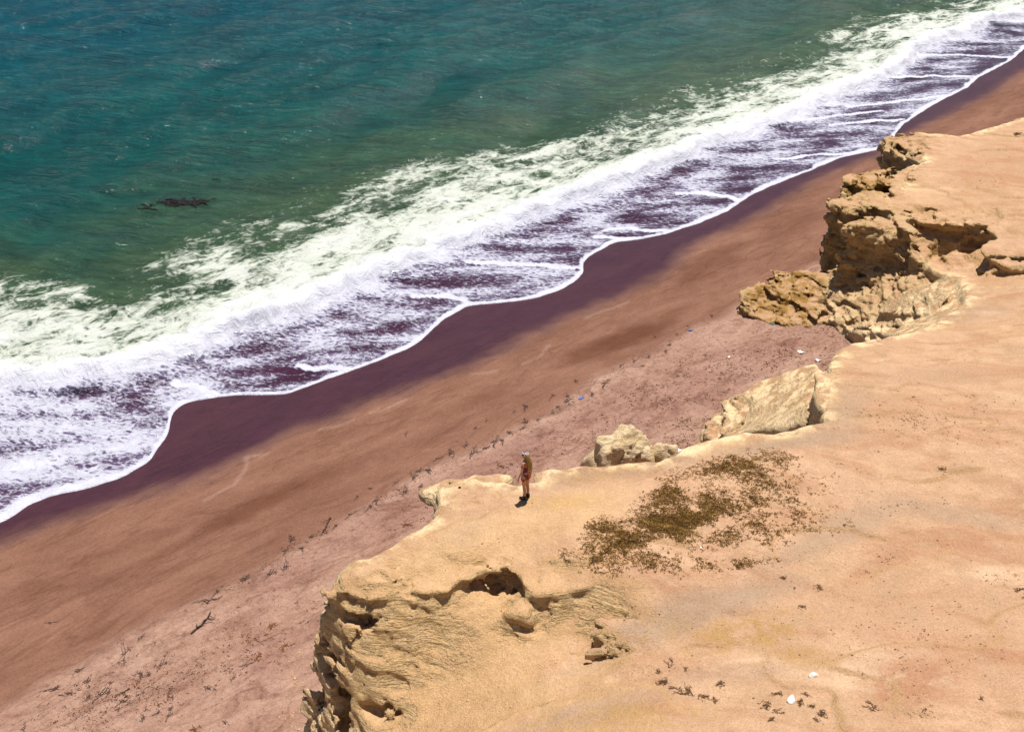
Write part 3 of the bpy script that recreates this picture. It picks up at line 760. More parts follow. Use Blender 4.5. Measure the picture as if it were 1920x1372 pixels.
GX0, GX1, GY0, GY1 = -9.0, 33.0, 14.0, 66.0
cv, cf_ = surface_net(GX0, GX1, GY0, GY1, 0.6, 10.6, VOX)
# drop crumbs that hang free of the cliff
lab = np.arange(len(cv)); e_ = np.concatenate([cf_[:, [0, 1]], cf_[:, [1, 2]], cf_[:, [2, 3]], cf_[:, [3, 0]]])
while True:
    old = lab.copy()
    m_ = np.minimum(lab[e_[:, 0]], lab[e_[:, 1]])
    np.minimum.at(lab, lab[e_[:, 0]], m_); np.minimum.at(lab, lab[e_[:, 1]], m_)
    for _ in range(4): lab = lab[lab]
    if (lab == old).all(): break
cnt_ = np.bincount(lab, minlength=len(lab))
keep_ = cnt_[lab] > 6000
remap = np.cumsum(keep_) - 1
cf_ = remap[cf_[keep_[cf_[:, 0]]]].astype(np.int32); cv = cv[keep_]
# stains with their own shapes on the cliff top
def tint_fields(X, Y):
    def w(b, z=8.5, sd=100, f=.5):
        d = px_blob(X, Y, *b[:5], z if b[1] > 640 else 6.6)
        return b[5] * sstep(1.3, .35, d + .55 * fbm(X * f, Y * f, 0.0, 4, sd))
    global GOLD
    GOLD = np.zeros(X.shape)
    for b in [(800, 1130, 330, 150, .3, .9), (1000, 990, 200, 60, .3, .8), (950, 1280, 180, 70, .3, .5), (1420, 770, 140, 50, .3, .8), (1750, 380, 150, 60, 0, .25)]:
        GOLD = np.maximum(GOLD, w(b, sd=104, f=.35))
    och = np.zeros(X.shape); grey = np.zeros(X.shape); red = np.zeros(X.shape)
    for b in [(1055, 945, 75, 22, 0, .95), (1410, 1180, 120, 45, .2, .8), (1500, 1230, 70, 25, -.2, .6), (1170, 1335, 110, 30, .1, .7), (1180, 1350, 200, 40, 0, .5), (1120, 885, 90, 18, .15, .4), (930, 1110, 40, 40, 0, .4), (1300, 1185, 60, 40, -.5, .4)]:
        och = np.maximum(och, w(b, sd=101, f=.9))
    for b in [(1300, 1140, 260, 34, .3, .8), (1560, 1000, 190, 34, .42, .6), (1780, 965, 160, 26, -.2, .6), (1150, 880, 220, 22, .15, .5), (1460, 830, 150, 24, .12, .8), (1570, 760, 70, 60, 0, .6), (1050, 1320, 190, 36, .1, .6), (1380, 1260, 120, 22, 0, .4), (1750, 580, 150, 50, -.1, .5), (850, 1020, 130, 26, .5, .4), (1740, 690, 120, 30, 0, .3)]:
        grey = np.maximum(grey, w(b, sd=102, f=.4))
    for b in [(1700, 1310, 110, 70, .3, .9), (1650, 1060, 90, 22, .4, .6), (1720, 770, 120, 34, -.1, .5), (1800, 1020, 190, 24, -.1, .5), (1780, 1240, 200, 60, -.3, .5), (1850, 330, 110, 60, .1, .5), (1830, 690, 150, 26, 0, .4), (1700, 1150, 260, 80, -.1, .25), (1420, 700, 120, 20, 0, .2)]:
        red = np.maximum(red, w(b, sd=103, f=.6))
    return och, grey, red
def rock_zone(X, Y):
    # the weathered, darker ochre rock of the far outcrop
    r = np.zeros(X.shape)
    for b in [(1470, 550, 100, 60, 0, 1.0, 2.8), (1630, 345, 75, 40, .1, 1.0, 6.2), (1600, 410, 70, 45, 0, .7, 6), (1690, 455, 120, 60, 0, .5, 5.8), (1690, 270, 40, 30, 0, .7, 6.2)]:
        d = px_blob(X, Y, *b[:5], b[6]); r = np.maximum(r, b[5] * sstep(1.35, .5, d + .3 * fbm(X * .7, Y * .7, 0.0, 3, 105)))
    return r
och, grey, red = tint_fields(cv[:, 0], cv[:, 1])
gold = GOLD
rkz = rock_zone(cv[:, 0], cv[:, 1])
edge_d = sd_poly(cv[:, 0], cv[:, 1], OUTER)
pale = sstep(-.75, -.15, edge_d + .4 * fbm(cv[:, 0] * .8, cv[:, 1] * .8, 0.0, 3, 106))

k = NT('sandstone')
p = k.pos(); pst = k.pos((0.35, 1, 1), R(18))
g = k.n('NewGeometry')
nz = k.n('SeparateXYZ'); k.t.links.new(g.outputs['Normal'], nz.inputs[0])
n1 = k.noise(p, .32, 5, .6, .5); n2 = k.noise(p, 1.7, 5, .62, .3); n3 = k.noise(p, 9, 4, .65); n4 = k.noise(p, 42, 3, .6); n5 = k.noise(pst, .9, 5, .6, .6)
crust_shade = k.sstep(.985, .90, nz.outputs[2])  # darker crust on slopes, also painting in relief shading the high sun lacks
steep = k.sstep(.86, .62, k.math('ADD', nz.outputs[2], k.math('MULTIPLY', k.math('SUBTRACT', n3, .5), .25)))
sand = k.mix(k.sstep(.35, .68, n1), (.560, .358, .220), (.610, .388, .248))
sand = k.mix(k.sstep(.45, .68, n5), sand, (.50, .285, .170))
sand = k.mix(k.sstep(.56, .74, k.noise(pst, .5, 5, .6, .9)), sand, (.70, .485, .325))
sand = k.mix(k.math('MULTIPLY', k.attr('grey'), k.math('MULTIPLY_ADD', n2, .8, .55)), sand, (.40, .282, .195))
sand = k.mix(k.math('MULTIPLY', k.math('MULTIPLY', k.attr('red'), k.sstep(.34, .58, n2)), .85), sand, (.40, .195, .108))
sand = k.mix(k.math('MULTIPLY', k.math('MULTIPLY', k.attr('ochre'), k.sstep(.36, .56, n2)), .85), sand, (.40, .235, .070))
sand = k.mix(k.math('MULTIPLY', crust_shade, .7), sand, (.52, .325, .165))
sand = k.mix(k.math('MULTIPLY', k.attr('gold'), .7), sand, (.67, .440, .225))
rock = k.mix(k.sstep(.35, .7, n2), (.76, .55, .30), (.62, .41, .19))
rock = k.mix(k.attr('pale'), rock, (.80, .61, .37))
rock = k.mix(k.attr('weathered'), rock, k.mix(k.sstep(.35, .65, n2), (.52, .32, .10), (.30, .17, .05)))
col = k.mix(k.math('MAXIMUM', steep, k.math('MULTIPLY', k.attr('pale'), k.sstep(.42, .6, n2))), sand, rock)
col = k.mul(col, k.mix(k.sstep(.3, .7, n2), (.90, .885, .87), (1.05, 1.05, 1.05)))
col = k.mul(col, k.mix(n3, (.84, .82, .80), (1.12, 1.12, 1.12)))
n6 = k.noise(p, 20, 3, .7)
col = k.mul(col, k.mix(k.sstep(.28, .72, n6), (.84, .82, .80), (1.10, 1.10, 1.10)))
col = k.mul(col, k.mix(n4, (.84, .835, .83), (1.14, 1.14, 1.14)))
spot = k.sstep(.70, .76, k.noise(p, 6.0, 3, .6))
col = k.mul(col, k.mix(k.math('MULTIPLY', spot, .5), (1, 1, 1), (.50, .38, .30)))
# thin bedding in the broken faces
bv = k.pos((.7, .7, 9.0)); bed = k.noise(bv, 1.0, 5, .65, .5)
bw = k.pos((1, 1, 2.4))
ndv = k.n('TexNoise'); ndv.inputs['Scale'].default_value = 2.0; ndv.inputs['Detail'].default_value = 3; k.t.links.new(bw, ndv.inputs['Vector'])
vad = k.n('VectorMath'); vad.operation = 'MULTIPLY_ADD'; k.t.links.new(ndv.outputs['Color'], vad.inputs[0]); vad.inputs[1].default_value = (.9, .9, .9); k.t.links.new(bw, vad.inputs[2])
vo2 = k.n('TexVoronoi'); vo2.inputs['Scale'].default_value = 4.5; k.t.links.new(vad.outputs[0], vo2.inputs['Vector'])
vs = k.n('SeparateColor'); k.t.links.new(vo2.outputs['Color'], vs.inputs[0])
hs = k.math('ADD', k.math('MULTIPLY', bed, .9), k.math('MULTIPLY', n3, .8))
hs = k.math('ADD', hs, k.math('MULTIPLY', vs.outputs[0], .45))
hf = k.math('ADD', k.math('MULTIPLY', n2, .35), k.math('ADD', k.math('MULTIPLY', n3, .22), k.math('MULTIPLY', n6, .16)))
mh = k.t.nodes.new('ShaderNodeMix'); k.set(mh.inputs[0], steep); k.set(mh.inputs[2], hf); k.set(mh.inputs[3], hs)
M_ROCK = k.finish(k.bsdf(col, .92, .12, k.bump(mh.outputs[0], .2, 1.0)))
cliff = mesh_obj('cliff', cv, cf_, M_ROCK, kind='structure', attrs={'gold': gold, 'ochre': och, 'grey': grey, 'red': red, 'pale': pale, 'weathered': rkz})

# the cliff top and cliff line beyond the detailed part
gx = np.concatenate([np.linspace(-420, GX0, 60)[:-1], np.linspace(GX0, GX1, 43), np.linspace(GX1, 620, 90)[1:]])
gy = np.concatenate([np.linspace(-260, GY0, 60)[:-1], np.linspace(GY0, GY1, 53), np.linspace(GY1, 640, 90)[1:]])
X, Y = np.meshgrid(gx, gy, indexing='ij')
d = sd_poly(X, Y, OUTER)
inside = (X > GX0 + .5) & (X < GX1 - .5) & (Y > GY0 + .5) & (Y < GY1 - .5)
Z = np.where(d < 0, ground(X, Y) - .05, 0.0)
Z = np.where(inside, -1.5, Z)
f = grid_faces(len(gx), len(gy))
dr = (inside.ravel()[f].all(1)) | ((d.ravel() > 4)[f].all(1))
f = f[~dr]
o_, g_, r_ = tint_fields(X.ravel(), Y.ravel())
mesh_obj('inland_ground', np.stack([X, Y, Z], -1).reshape(-1, 3), f, M_ROCK, kind='structure', attrs={'ochre': o_ * 0, 'grey': g_ * 0, 'red': r_ * 0 + .2, 'pale': r_ * 0, 'weathered': r_ * 0})

# ------------------------------------------------------------------ where a photo pixel meets the ground
bvh_cliff = BVHTree.FromPolygons(cv.tolist(), cf_.tolist())
_bm = (beach_v[:, 1] < 110)
bvh_beach = BVHTree.FromPolygons(beach_v.tolist(), beach_faces[_bm[beach_faces].all(1)].tolist())
def hit(px, py, which='both'):
    d = Vector(ray(px, py)).normalized(); o = Vector((0, 0, CAMZ))
    best = None
    for nm, b in (('cliff', bvh_cliff), ('beach', bvh_beach)):
        if which not in ('both', nm): continue
        loc, nrm, _, dist = b.ray_cast(o, d)
        if loc is not None and (best is None or dist < best[3]): best = (loc, nrm if nrm.z > 0 else -nrm, nm, dist)
    return best

_sv = np.stack([np.zeros(0)] * 3, -1)
def build_sea_bvh():
    me = sea.data
    co = np.empty(len(me.vertices) * 3, np.float32); me.vertices.foreach_get('co', co); co = co.reshape(-1, 3)
    ff = grid_faces(len(ss), len(sw_))
    m = (np.abs(co[:, 0]) < 60) & (co[:, 1] > 40) & (co[:, 1] < 120)
    ff = ff[m[ff].all(1)]
    u, inv = np.unique(ff, return_inverse=True)
    return BVHTree.FromPolygons(co[u].tolist(), inv.reshape(ff.shape).tolist())
bvh_sea = build_sea_bvh()
def hit_sea(px, py):
    return bvh_sea.ray_cast(Vector((0, 0, CAMZ)), Vector(ray(px, py)).normalized())[0]

# ------------------------------------------------------------------ rocks
def rock_mesh(name, seed, ax, planes=14, sub=4, rough=.05, mat=None, skew=0.0):
    rs = np.random.RandomState(seed)
    bm = bmesh.new(); bmesh.ops.create_icosphere(bm, subdivisions=sub, radius=1.0)
    v = np.array([q.co[:] for q in bm.verts]); f = np.array([[q.index for q in fc.verts] for fc in bm.faces]); bm.free()
    d = v / np.linalg.norm(v, axis=1)[:, None]
    r = np.full(len(d), 1.15)
    for i in range(planes):
        n = rs.normal(size=3); n[2] = abs(n[2]) * 1.1 + .25; n /= np.linalg.norm(n)
        c = d @ n
        lim = rs.uniform(.62, .98)
        r = np.minimum(r, np.where(c > .05, lim / np.maximum(c, .05), 9))
    r = r + rough * 2.2 * fbm(d[:, 0] * 2 + seed, d[:, 1] * 2, d[:, 2] * 2, 4, 120) 
    cell, bord = worley(d[:, 0] * 2.6 + seed, d[:, 1] * 2.6, d[:, 2] * 3.6)
    r = r + rough * 1.6 * (cell - .5) - rough * sstep(.12, 0, bord)
    p = d * r[:, None] * np.array(ax)
    p[:, 0] += skew * np.maximum(p[:, 2], 0)
    p[:, 2] -= p[:, 2].min() * .72
    me_o = (p, f)
    return me_o

k = NT('boulder_stone')
p = k.pos(); a1 = k.noise(p, 2.2, 5, .6, .3); a2 = k.noise(p, 16, 4, .65)
col = k.mix(k.sstep(.35, .7, a1), (.80, .63, .41), (.66, .48, .27))
col = k.mul(col, k.mix(a2, (.86, .85, .83), (1.1, 1.1, 1.1)))
bv = k.pos((.8, .8, 7.0)); bd = k.noise(bv, 1.2, 5, .65, .5)
M_BOULDER = k.finish(k.bsdf(col, .92, .1, k.bump(k.math('ADD', bd, a2), .10, .9)))
M_CRUMB = simple_mat('sandstone_crumbs', (.58, .39, .22), .9, .2, 30)
M_PEB = simple_mat('dark_pebbles', (.22, .13, .08), .9, .3, 30)
M_WHITE = simple_mat('white_stone', (.80, .77, .72), .7, .08, 12)

def place_rock(name, px, py, mf, mat, rotz, label, cat, group=None, sink=.02, z=None, scale=1):
    h = hit(px, py) if z is None else None
    loc = h[0] if h else Vector(unproj(px, py, z))
    o = mesh_obj(name, mf[0] * scale, mf[1].astype(np.int32), mat, True, label=label, cat=cat, group=group)
    o.location = loc - Vector((0, 0, sink)); o.rotation_euler = (0, 0, rotz)
    return o

def boulder_geo():
    a = rock_mesh('b', 5, (1.25, .95, 1.55), 16, 5, .085, skew=-.05)
    return a
bo = place_rock('boulder', 1176, 905, boulder_geo(), M_BOULDER, .3, 'large pale cracked boulder on the sand just beyond the cliff edge', 'boulder', z=2.05, sink=.12)
_b2 = rock_mesh('b', 9, (.95, .8, 1.0), 14, 4, .09)
for nm, px, py, sd, ax, rz, z in [('slab', 1238, 905, 12, (1.15, .6, 1.15), -.25, 2.0), ('shoulder', 1134, 905, 9, (.85, .75, 1.15), .5, 2.05)]:
    g_ = rock_mesh('b', sd, ax, 14, 4, .09)
    o = mesh_obj(nm, g_[0], g_[1].astype(np.int32), M_BOULDER, True, parent=bo)
    w = Vector(unproj(px, py, z - .12)); o.matrix_parent_inverse = Matrix.Identity(4)
    o.matrix_basis = (Matrix.Translation(bo.location) @ Matrix.Rotation(.3, 4, 'Z')).inverted() @ Matrix.Translation(w) @ Matrix.Rotation(rz, 4, 'Z')
place_rock('white_stone', 1525, 1267, rock_mesh('w', 31, (.12, .08, .075), 14, 3, .05), M_WHITE, .4, 'bright white stone lying alone on bare sandy cliff top', 'stone')
place_rock('white_stone', 1484, 1313, rock_mesh('w', 34, (.14, .10, .085), 14, 3, .05), M_WHITE, 1.1, 'bright white stone lying among dry brown twigs on cliff top', 'stone')
place_rock('white_stone', 1314, 1027, rock_mesh('w', 23, (.05, .045, .04), 10, 2, .04), M_WHITE, 1.1, 'small white pebble at lower edge of the brown scrub patch', 'stone')

# ------------------------------------------------------------------ ribbons and twigs
def tube(V, Fc, pts, radii, flat=1.0, sides=5):
    base = len(V)
    for i, (p, r) in enumerate(zip(pts, radii)):
        t = pts[min(i + 1, len(pts) - 1)] - pts[max(i - 1, 0)]
        t = t / (np.linalg.norm(t) + 1e-9)
        sx = np.cross(t, [0, 0, 1.0]); sx /= np.linalg.norm(sx) + 1e-6
        up = np.cross(sx, t)
        for j in range(sides):
            a = 2 * math.pi * j / sides
            V.append(p + r * (math.cos(a) * sx + math.sin(a) * up * flat))
    for i in range(len(pts) - 1):
        for j in range(sides):
            a, b = base + i * sides + j, base + i * sides + (j + 1) % sides
            Fc.append((a, b, b + sides, a + sides))
    Fc.append(tuple(base + j for j in range(sides))[::-1]); Fc.append(tuple(base + (len(pts) - 1) * sides + j for j in range(sides)))

def strand(rs, L, n, wob, lift, ang0):
    pts, a, p = [], ang0, np.array([0., 0, 0])
    for i in range(n):
        pts.append(p.copy()); a += rs.normal() * wob
        p = p + np.array([math.cos(a), math.sin(a), 0]) * L / n
        p[2] = max(0.0, lift * (.4 + .6 * math.sin(i * 1.9 + rs.rand() * 2)))
    return np.array(pts)

def tangle_geo(seed, n=6, L=.7, r=.018, flat=.5, wob=.45, spread=.25, lift=.03, along=True):
    rs = np.random.RandomState(seed); V, Fc = [], []
    main = strand(rs, spread * 3.4, 12, .25, lift * .5, 0.0); main = main - main.mean(0) * [1, 1, 0] + [0, 0, .012]
    tube(V, Fc, main, r * np.sin(np.linspace(.3, 2.9, 12)) * .9, flat)
    for i in range(n):
        a0 = (rs.normal() * .5 + (math.pi if rs.rand() < .5 else 0)) if along else rs.rand() * 6.28
        l = L * rs.uniform(.45, 1.0)
        pts = strand(rs, l, 9, wob, lift, a0); pts = pts - pts[rs.randint(0, 8)] + main[rs.randint(1, 11)]
        rr = r * rs.uniform(.6, 1.3) * np.sin(np.linspace(.35, 2.9, 9))
        tube(V, Fc, pts, rr, flat)
    return V, Fc

def clump_geo(seed, n=40, L=.2, r=.006, flat=.8, stretch=1.0, lift=.02):
    rs = np.random.RandomState(seed); V, Fc = [], []
    pool = [np.zeros(3)]
    for i in range(n):
        q = pool[rs.randint(max(0, len(pool) - 60), len(pool))] if i > 4 else pool[0]
        pts = strand(rs, L * rs.uniform(.4, 1.3), 6, .55, lift, rs.rand() * 6.283)
        pts = pts * [stretch, 1 / stretch, 1] + [q[0], q[1], .006]
        pool += [p for p in pts[2:]]
        tube(V, Fc, pts, r * rs.uniform(.6, 1.3) * np.array([.8, 1, 1, .9, .7, .35]), flat)
    return V, Fc

def branch_geo(seed, L=1.0, r=.03):
    rs = np.random.RandomState(seed); V, Fc = [], []
    pts = strand(rs, L, 10, .16, .05, 0) + np.array([-L / 2, 0, r * .8])
    tube(V, Fc, pts, r * np.linspace(1.0, .35, 10), 1.0, 6)
    for i in range(4):
        q = pts[rs.randint(2, 9)]; a = rs.choice([-1, 1]) * rs.uniform(.4, 1.1)
        b = strand(rs, L * rs.uniform(.2, .42), 6, .2, .07, a) + q
        tube(V, Fc, b, r * .55 * np.linspace(1, .3, 6), 1.0, 5)
    return V, Fc

M_WEED = simple_mat('dark_seaweed', (.085, .050, .042), .75, .5, 25)
M_WEED2 = simple_mat('rusty_seaweed', (.18, .068, .018), .8, .4, 25)
M_TWIG = simple_mat('dry_twigs', (.12, .062, .026), .85, .5, 40)
M_KELP = simple_mat('wet_kelp', (.014, .009, .011), .7, .5, 8, .2)

def mesh_from(name, VF, mat):
    me = bpy.data.meshes.new(name); me.from_pydata([tuple(v) for v in VF[0]], [], VF[1]); me.update()
    me.polygons.foreach_set('use_smooth', np.ones(len(me.polygons), bool)); me.materials.append(mat)
    return me

def ground_frame(loc, nrm, rot):
    q = nrm.to_track_quat('Z', 'Y').to_matrix().to_4x4()
    return Matrix.Translation(loc) @ q @ Matrix.Rotation(rot, 4, 'Z')

def put(name, me, px, py, rot, label, cat, group=None, which='both', sc=1.0):
    h = hit(px, py, which)
    if h is None: return None
    o = bpy.data.objects.new(name, me); COL.objects.link(o)
    o.matrix_world = ground_frame(h[0], h[1], rot) @ Matrix.Scale(sc, 4)
    tag(o, label, cat, group)
    return o

SHORE = math.atan2(T_AX[1], T_AX[0])
rnd = random.Random(4)
WEED = [mesh_from('seaweed_strands', clump_geo(200 + i, 30, .26, .013, .5, 1.45, .02), M_WEED) for i in range(6)]
RUST = [mesh_from('rusty_strands', clump_geo(230 + i, 30, .2, .010, .5, 1.3, .02), M_WEED2) for i in range(3)]
BRANCH = [mesh_from('branch', branch_geo(260 + i, 1.1, .035), M_WEED) for i in range(3)]
WRACK = [(390, 1128, 1.1), (408, 1108, .8), (460, 1083, 1.2), (507, 1077, 1.0), (533, 1060, 1.1), (547, 1013, 1.2), (533, 1033, .9), (565, 1027, .7), (163, 1275, .8), (190, 1303, 1.0), (163, 1305, .8),
    (127, 1300, .9), (227, 1315, .7), (263, 1262, .7), (278, 1263, .6), (303, 1247, .8), (437, 1268, .7), (393, 1290, .8), (463, 1247, .6), (297, 1335, .6), (320, 1327, .6), (317, 1342, .6), (265, 1345, .7), (423, 1355, .6),
    (42, 1367, .7), (105, 1290, 1.0), (150, 1255, .9), (235, 1225, 1.0), (265, 1192, .7), (1080, 716, .8), (1132, 719, 1.1), (1037, 741, .8), (1063, 742, .9), (1066, 752, 1.2), (1107, 738, .9), (1046, 764, .9),
    (1035, 775, .8), (985, 761, 1.1), (984, 790, 1.2), (1010, 788, .7), (980, 801, .9), (956, 812, .9), (925, 829, 1.2), (941, 825, .8), (912, 839, 1.0), (887, 851, 1.1), (872, 833, .9), (845, 851, 1.3), (819, 860, .8), (802, 881, 1.1),
    (786, 882, 1.1), (778, 896, .9), (757, 920, 1.2), (788, 913, .8), (704, 939, 1.0), (695, 949, .9), (891, 802, .6), (912, 790, .5), (963, 771, .5), (943, 875, .8), (1164, 685, .7), (1334, 591, .7), (1255, 646, .8), (1229, 632, .5), (1268, 626, .5), (1248, 660, .7),
    (655, 965, .9), (630, 985, .8), (583, 1005, .7), (1190, 678, .7), (1215, 668, .6), (1290, 612, .5), (740, 905, .6), (670, 930, .6)]
ZONES = [(350, 'dark dried seaweed tangle on the pale sand at lower left', 'seaweed tangles at lower left'), (620, 'dark dried seaweed tangle on the wrack line left of the headland', 'seaweed tangles left of the headland'),
    (865, 'dark dried seaweed tangle on the wrack line left of the standing person', 'seaweed tangles left of the person'), (1015, 'dark dried seaweed tangle on the wrack line beyond the standing person', 'seaweed tangles beyond the person'),
    (3000, 'dark dried seaweed tangle on the sand between the boulder and the sea', 'seaweed tangles beyond the boulder')]
for i, (x, y, sc) in enumerate(WRACK):
    zn = next(q for q in ZONES if x < q[0])
    put('seaweed_tangle', WEED[i % 6], x, y, SHORE + rnd.uniform(-.3, .3), zn[1], 'seaweed', zn[2], 'beach', sc * .72)
for x, y, lab in [(760, 814, 'small dark seaweed lump alone on smooth brown sand up from the tide line'), (95, 1168, 'small dark seaweed lump alone on damp brown sand at far left'), (693, 916, 'dark forked seaweed scrap left of the standing person on brown sand'), (1205, 685, 'dark seaweed blob on pale sand above the cliff ledge'), (958, 870, 'tiny dark seaweed clump on pink sand just left of the person')]:
    put('seaweed_clump', WEED[rnd.randrange(6)], x, y, rnd.uniform(0, 3), lab, 'seaweed', None, 'beach', .42)
for x, y, sc, lab in [(382, 1166, 1.15, 'dark forked driftwood branch lying on pale sand left of the headland'), (228, 1299, .5, 'short v-shaped driftwood twig on pale sand at lower left'), (607, 987, 1.0, 'dark driftwood branch on the sand above the headland tip')]:
    put('driftwood_branch', BRANCH[rnd.randrange(3)], x, y, .55, lab, 'driftwood', None, 'beach', sc)
for x, y, sc in [(510, 1173, .9), (363, 1365, .9), (757, 984, 1.0), (483, 1232, 1.0), (530, 1215, .8)]:
    put('rusty_seaweed', RUST[rnd.randrange(3)], x, y, rnd.uniform(0, 3), 'rust coloured clump of dried seaweed on pink sand beside the headland', 'seaweed', 'rusty seaweed clumps near the headland', 'beach', sc)

# floating kelp
KELP_R = .042
def kelp(name, px, py, size, n, seed, label):
    c = hit_sea(px, py)
    rs = np.random.RandomState(seed); V, Fc = [], []
    for i in range(n):
        u, v = np.clip(rs.normal() * .3, -.6, .6) * size, np.clip(rs.normal() * .10, -.2, .2) * size
        pts = strand(rs, size * rs.uniform(.15, .4), 8, .3, .04, rs.normal() * .3 + (math.pi if rs.rand() < .5 else 0)) + np.array([u, v, .02 + .10 * max(0, 1 - (u * u + v * v * 6) / size ** 2) * rs.rand()])
        for q in pts:
            w = bvh_sea.ray_cast(Vector((c.x + q[0], c.y + q[1], 20)), Vector((0, 0, -1)))[0]
            q[2] += (w.z if w else c.z) - c.z
        tube(V, Fc, pts, size * KELP_R * rs.uniform(.5, 1.2) * np.sin(np.linspace(.4, 2.8, 8)), .35)
    o = mesh_obj(name, V, Fc, M_KELP, label=label, cat='kelp'); o.location = c - Vector((0, 0, .07))
kelp('kelp_raft', 345, 381, 2.2, 120, 3, 'dark purple-brown raft of floating kelp on the green water at left')
kelp('kelp_strand', 283, 388, 1.8, 14, 4, 'thin drifting kelp strands trailing left of the dark kelp raft')
kelp('kelp_patch', 405, 337, .6, 12, 5, 'small brown kelp patch floating above right of the dark raft')
kelp('kelp_patch', 1281, 166, .9, 26, 6, 'small dark kelp patch floating behind the far breakers')
kelp('kelp_patch', 717, 83, .9, 14, 7, 'tiny reddish kelp patch far out on the blue water')

# ------------------------------------------------------------------ washed-up scraps
def scrap_geo(seed, w, h, t=.012):
    rs = np.random.RandomState(seed); n = 7
    u, v = np.meshgrid(np.linspace(-w / 2, w / 2, n), np.linspace(-h / 2, h / 2, n), indexing='ij')
    z = .30 * min(w, h) * (.5 + noise(u / w * 2.5 + seed, v / h * 2.5, 0.0, seed)) + .02
    u = u + rs.normal(size=u.shape) * w * .04; v = v + rs.normal(size=u.shape) * h * .04
    top_ = np.stack([u, v, z], -1).reshape(-1, 3); bot = top_ - [0, 0, t]
    f = grid_faces(n, n); fs = [tuple(q) for q in f] + [tuple(q[::-1] + n * n) for q in f]
    ring = [i * n for i in range(n)] + [(n - 1) * n + j for j in range(1, n)] + [i * n + n - 1 for i in range(n - 2, -1, -1)] + [j for j in range(n - 2, 0, -1)]
    for a, b in zip(ring, ring[1:] + ring[:1]): fs.append((b, a, a + n * n, b + n * n))
    return np.concatenate([top_, bot]), fs
M_PW = simple_mat('white_plastic', (.80, .80, .80), .35, .06, 6, .5); M_PB = simple_mat('blue_plastic', (.08, .16, .55), .35, .1, 6, .5); M_PT = simple_mat('teal_plastic', (.02, .14, .15), .4, .1, 6, .5)
for x, y, w, h, m, lab in [(1089, 747, .22, .14, M_PB, 'blue and white plastic scrap on the wrack line right of centre'), (1295, 620, .2, .14, M_PB, 'small blue plastic scrap on sand left of the layered outcrop'), (1448, 608, .26, .14, M_PT, 'teal plastic scrap at the foot of the layered outcrop'),
        (1501, 661, .3, .2, M_PW, 'white plastic scrap on sand below the layered outcrop'), (1533, 676, .22, .16, M_PW, 'white plastic scrap against the cliff foot under the gully'), (1278, 847, .5, .25, M_PW, 'crumpled white plastic sheet beside the big pale boulder'), (1367, 670, .14, .1, M_PW, 'tiny white plastic scrap in the middle of the pink sand')]:
    V, Fc = scrap_geo(int(x), w, h)
    h_ = hit(x, y, 'beach')
    o = mesh_obj('plastic_scrap', V, Fc, m, label=lab, cat='litter'); o.matrix_world = ground_frame(h_[0], h_[1], rnd.uniform(0, 3))

# ------------------------------------------------------------------ dry scrub and litter that nobody could count
def scatter(name, blobs, count, size, mat_cols, label, cat, which, seed, blades=7, tall=.8, clump=.6, thr=.0):
    rs = np.random.RandomState(seed); rr = random.Random(seed)
    wts = np.array([b[2] * b[3] * b[5] for b in blobs]); wts /= wts.sum()
    V, Fc, Cc = [], [], []
    M = count * 5
    bi = rs.choice(len(blobs), M, p=wts); BB = np.array([b[:5] for b in blobs])[bi]
    t, r = rs.rand(M) * 6.283, np.sqrt(rs.rand(M)) * (1.0 + .28 * rs.normal(size=M))
    ex, ey = BB[:, 2] * r * np.cos(t), BB[:, 3] * r * np.sin(t)
    ca, sa = np.cos(BB[:, 4]), np.sin(BB[:, 4])
    PX, PY = BB[:, 0] + ex * ca + ey * sa, BB[:, 1] - ex * sa + ey * ca
    G = np.array([unproj(a_, b_, 8.5 if which == 'cliff' else 1.9) for a_, b_ in zip(PX, PY)])
    nz_ = fbm(G[:, 0] * clump, G[:, 1] * clump, 0.0, 4, seed)
    pr = sstep(-.28, .30, nz_ - thr - .2 * (r - .55))
    made = 0
    for q in np.nonzero(rs.rand(M) < pr)[0]:
        if made >= count: break
        h = hit(PX[q], PY[q])
        if h is None or h[2] != which or h[1].z < .75: continue
        made += 1
        c = np.array(h[0]); s0 = size * rs.uniform(.55, 1.35)
        cc = mat_cols[rs.randint(len(mat_cols))]; cc = np.array(cc) * rs.uniform(.7, 1.3)
        for _ in range(blades):
            a = rs.rand() * 6.283; el = rs.uniform(.1, 1.0) * tall
            d = np.array([math.cos(a) * math.cos(el), math.sin(a) * math.cos(el), math.sin(el)])
            sd = np.array([-math.sin(a), math.cos(a), rs.normal() * .4])
            o = c + np.array([rs.normal() * .35 * s0, rs.normal() * .35 * s0, -.004])
            L, wd = s0 * rs.uniform(.5, 1.2), s0 * rs.uniform(.10, .22)
            i = len(V)
            V += [o - sd * wd * .5, o + sd * wd * .5, o + d * L * .6 + sd * wd * .6 + [0, 0, .012], o + d * L, o + d * L * .55 - sd * wd * .6]
            Fc += [(i, i + 1, i + 2, i + 3, i + 4)]
            Cc += [cc * rs.uniform(.85, 1.15)] * 5
    return mesh_obj(name, V, Fc, M_SCRUB, smooth=False, kind='stuff', label=label, cat=cat, attrs={'tone': np.array(Cc)})
k = NT('dry_leaves')
dfs = k.n('BsdfDiffuse'); k.set(dfs.inputs['Color'], k.attr('tone', True)); trl = k.n('BsdfTranslucent'); k.set(trl.inputs['Color'], k.attr('tone', True))
mx = k.n('MixShader'); mx.inputs[0].default_value = .25; k.t.links.new(dfs.outputs[0], mx.inputs[1]); k.t.links.new(trl.outputs[0], mx.inputs[2])
M_SCRUB = k.finish(mx.outputs[0])
SC = [(.34, .20, .06), (.26, .145, .045), (.42, .265, .085), (.19, .105, .04)]
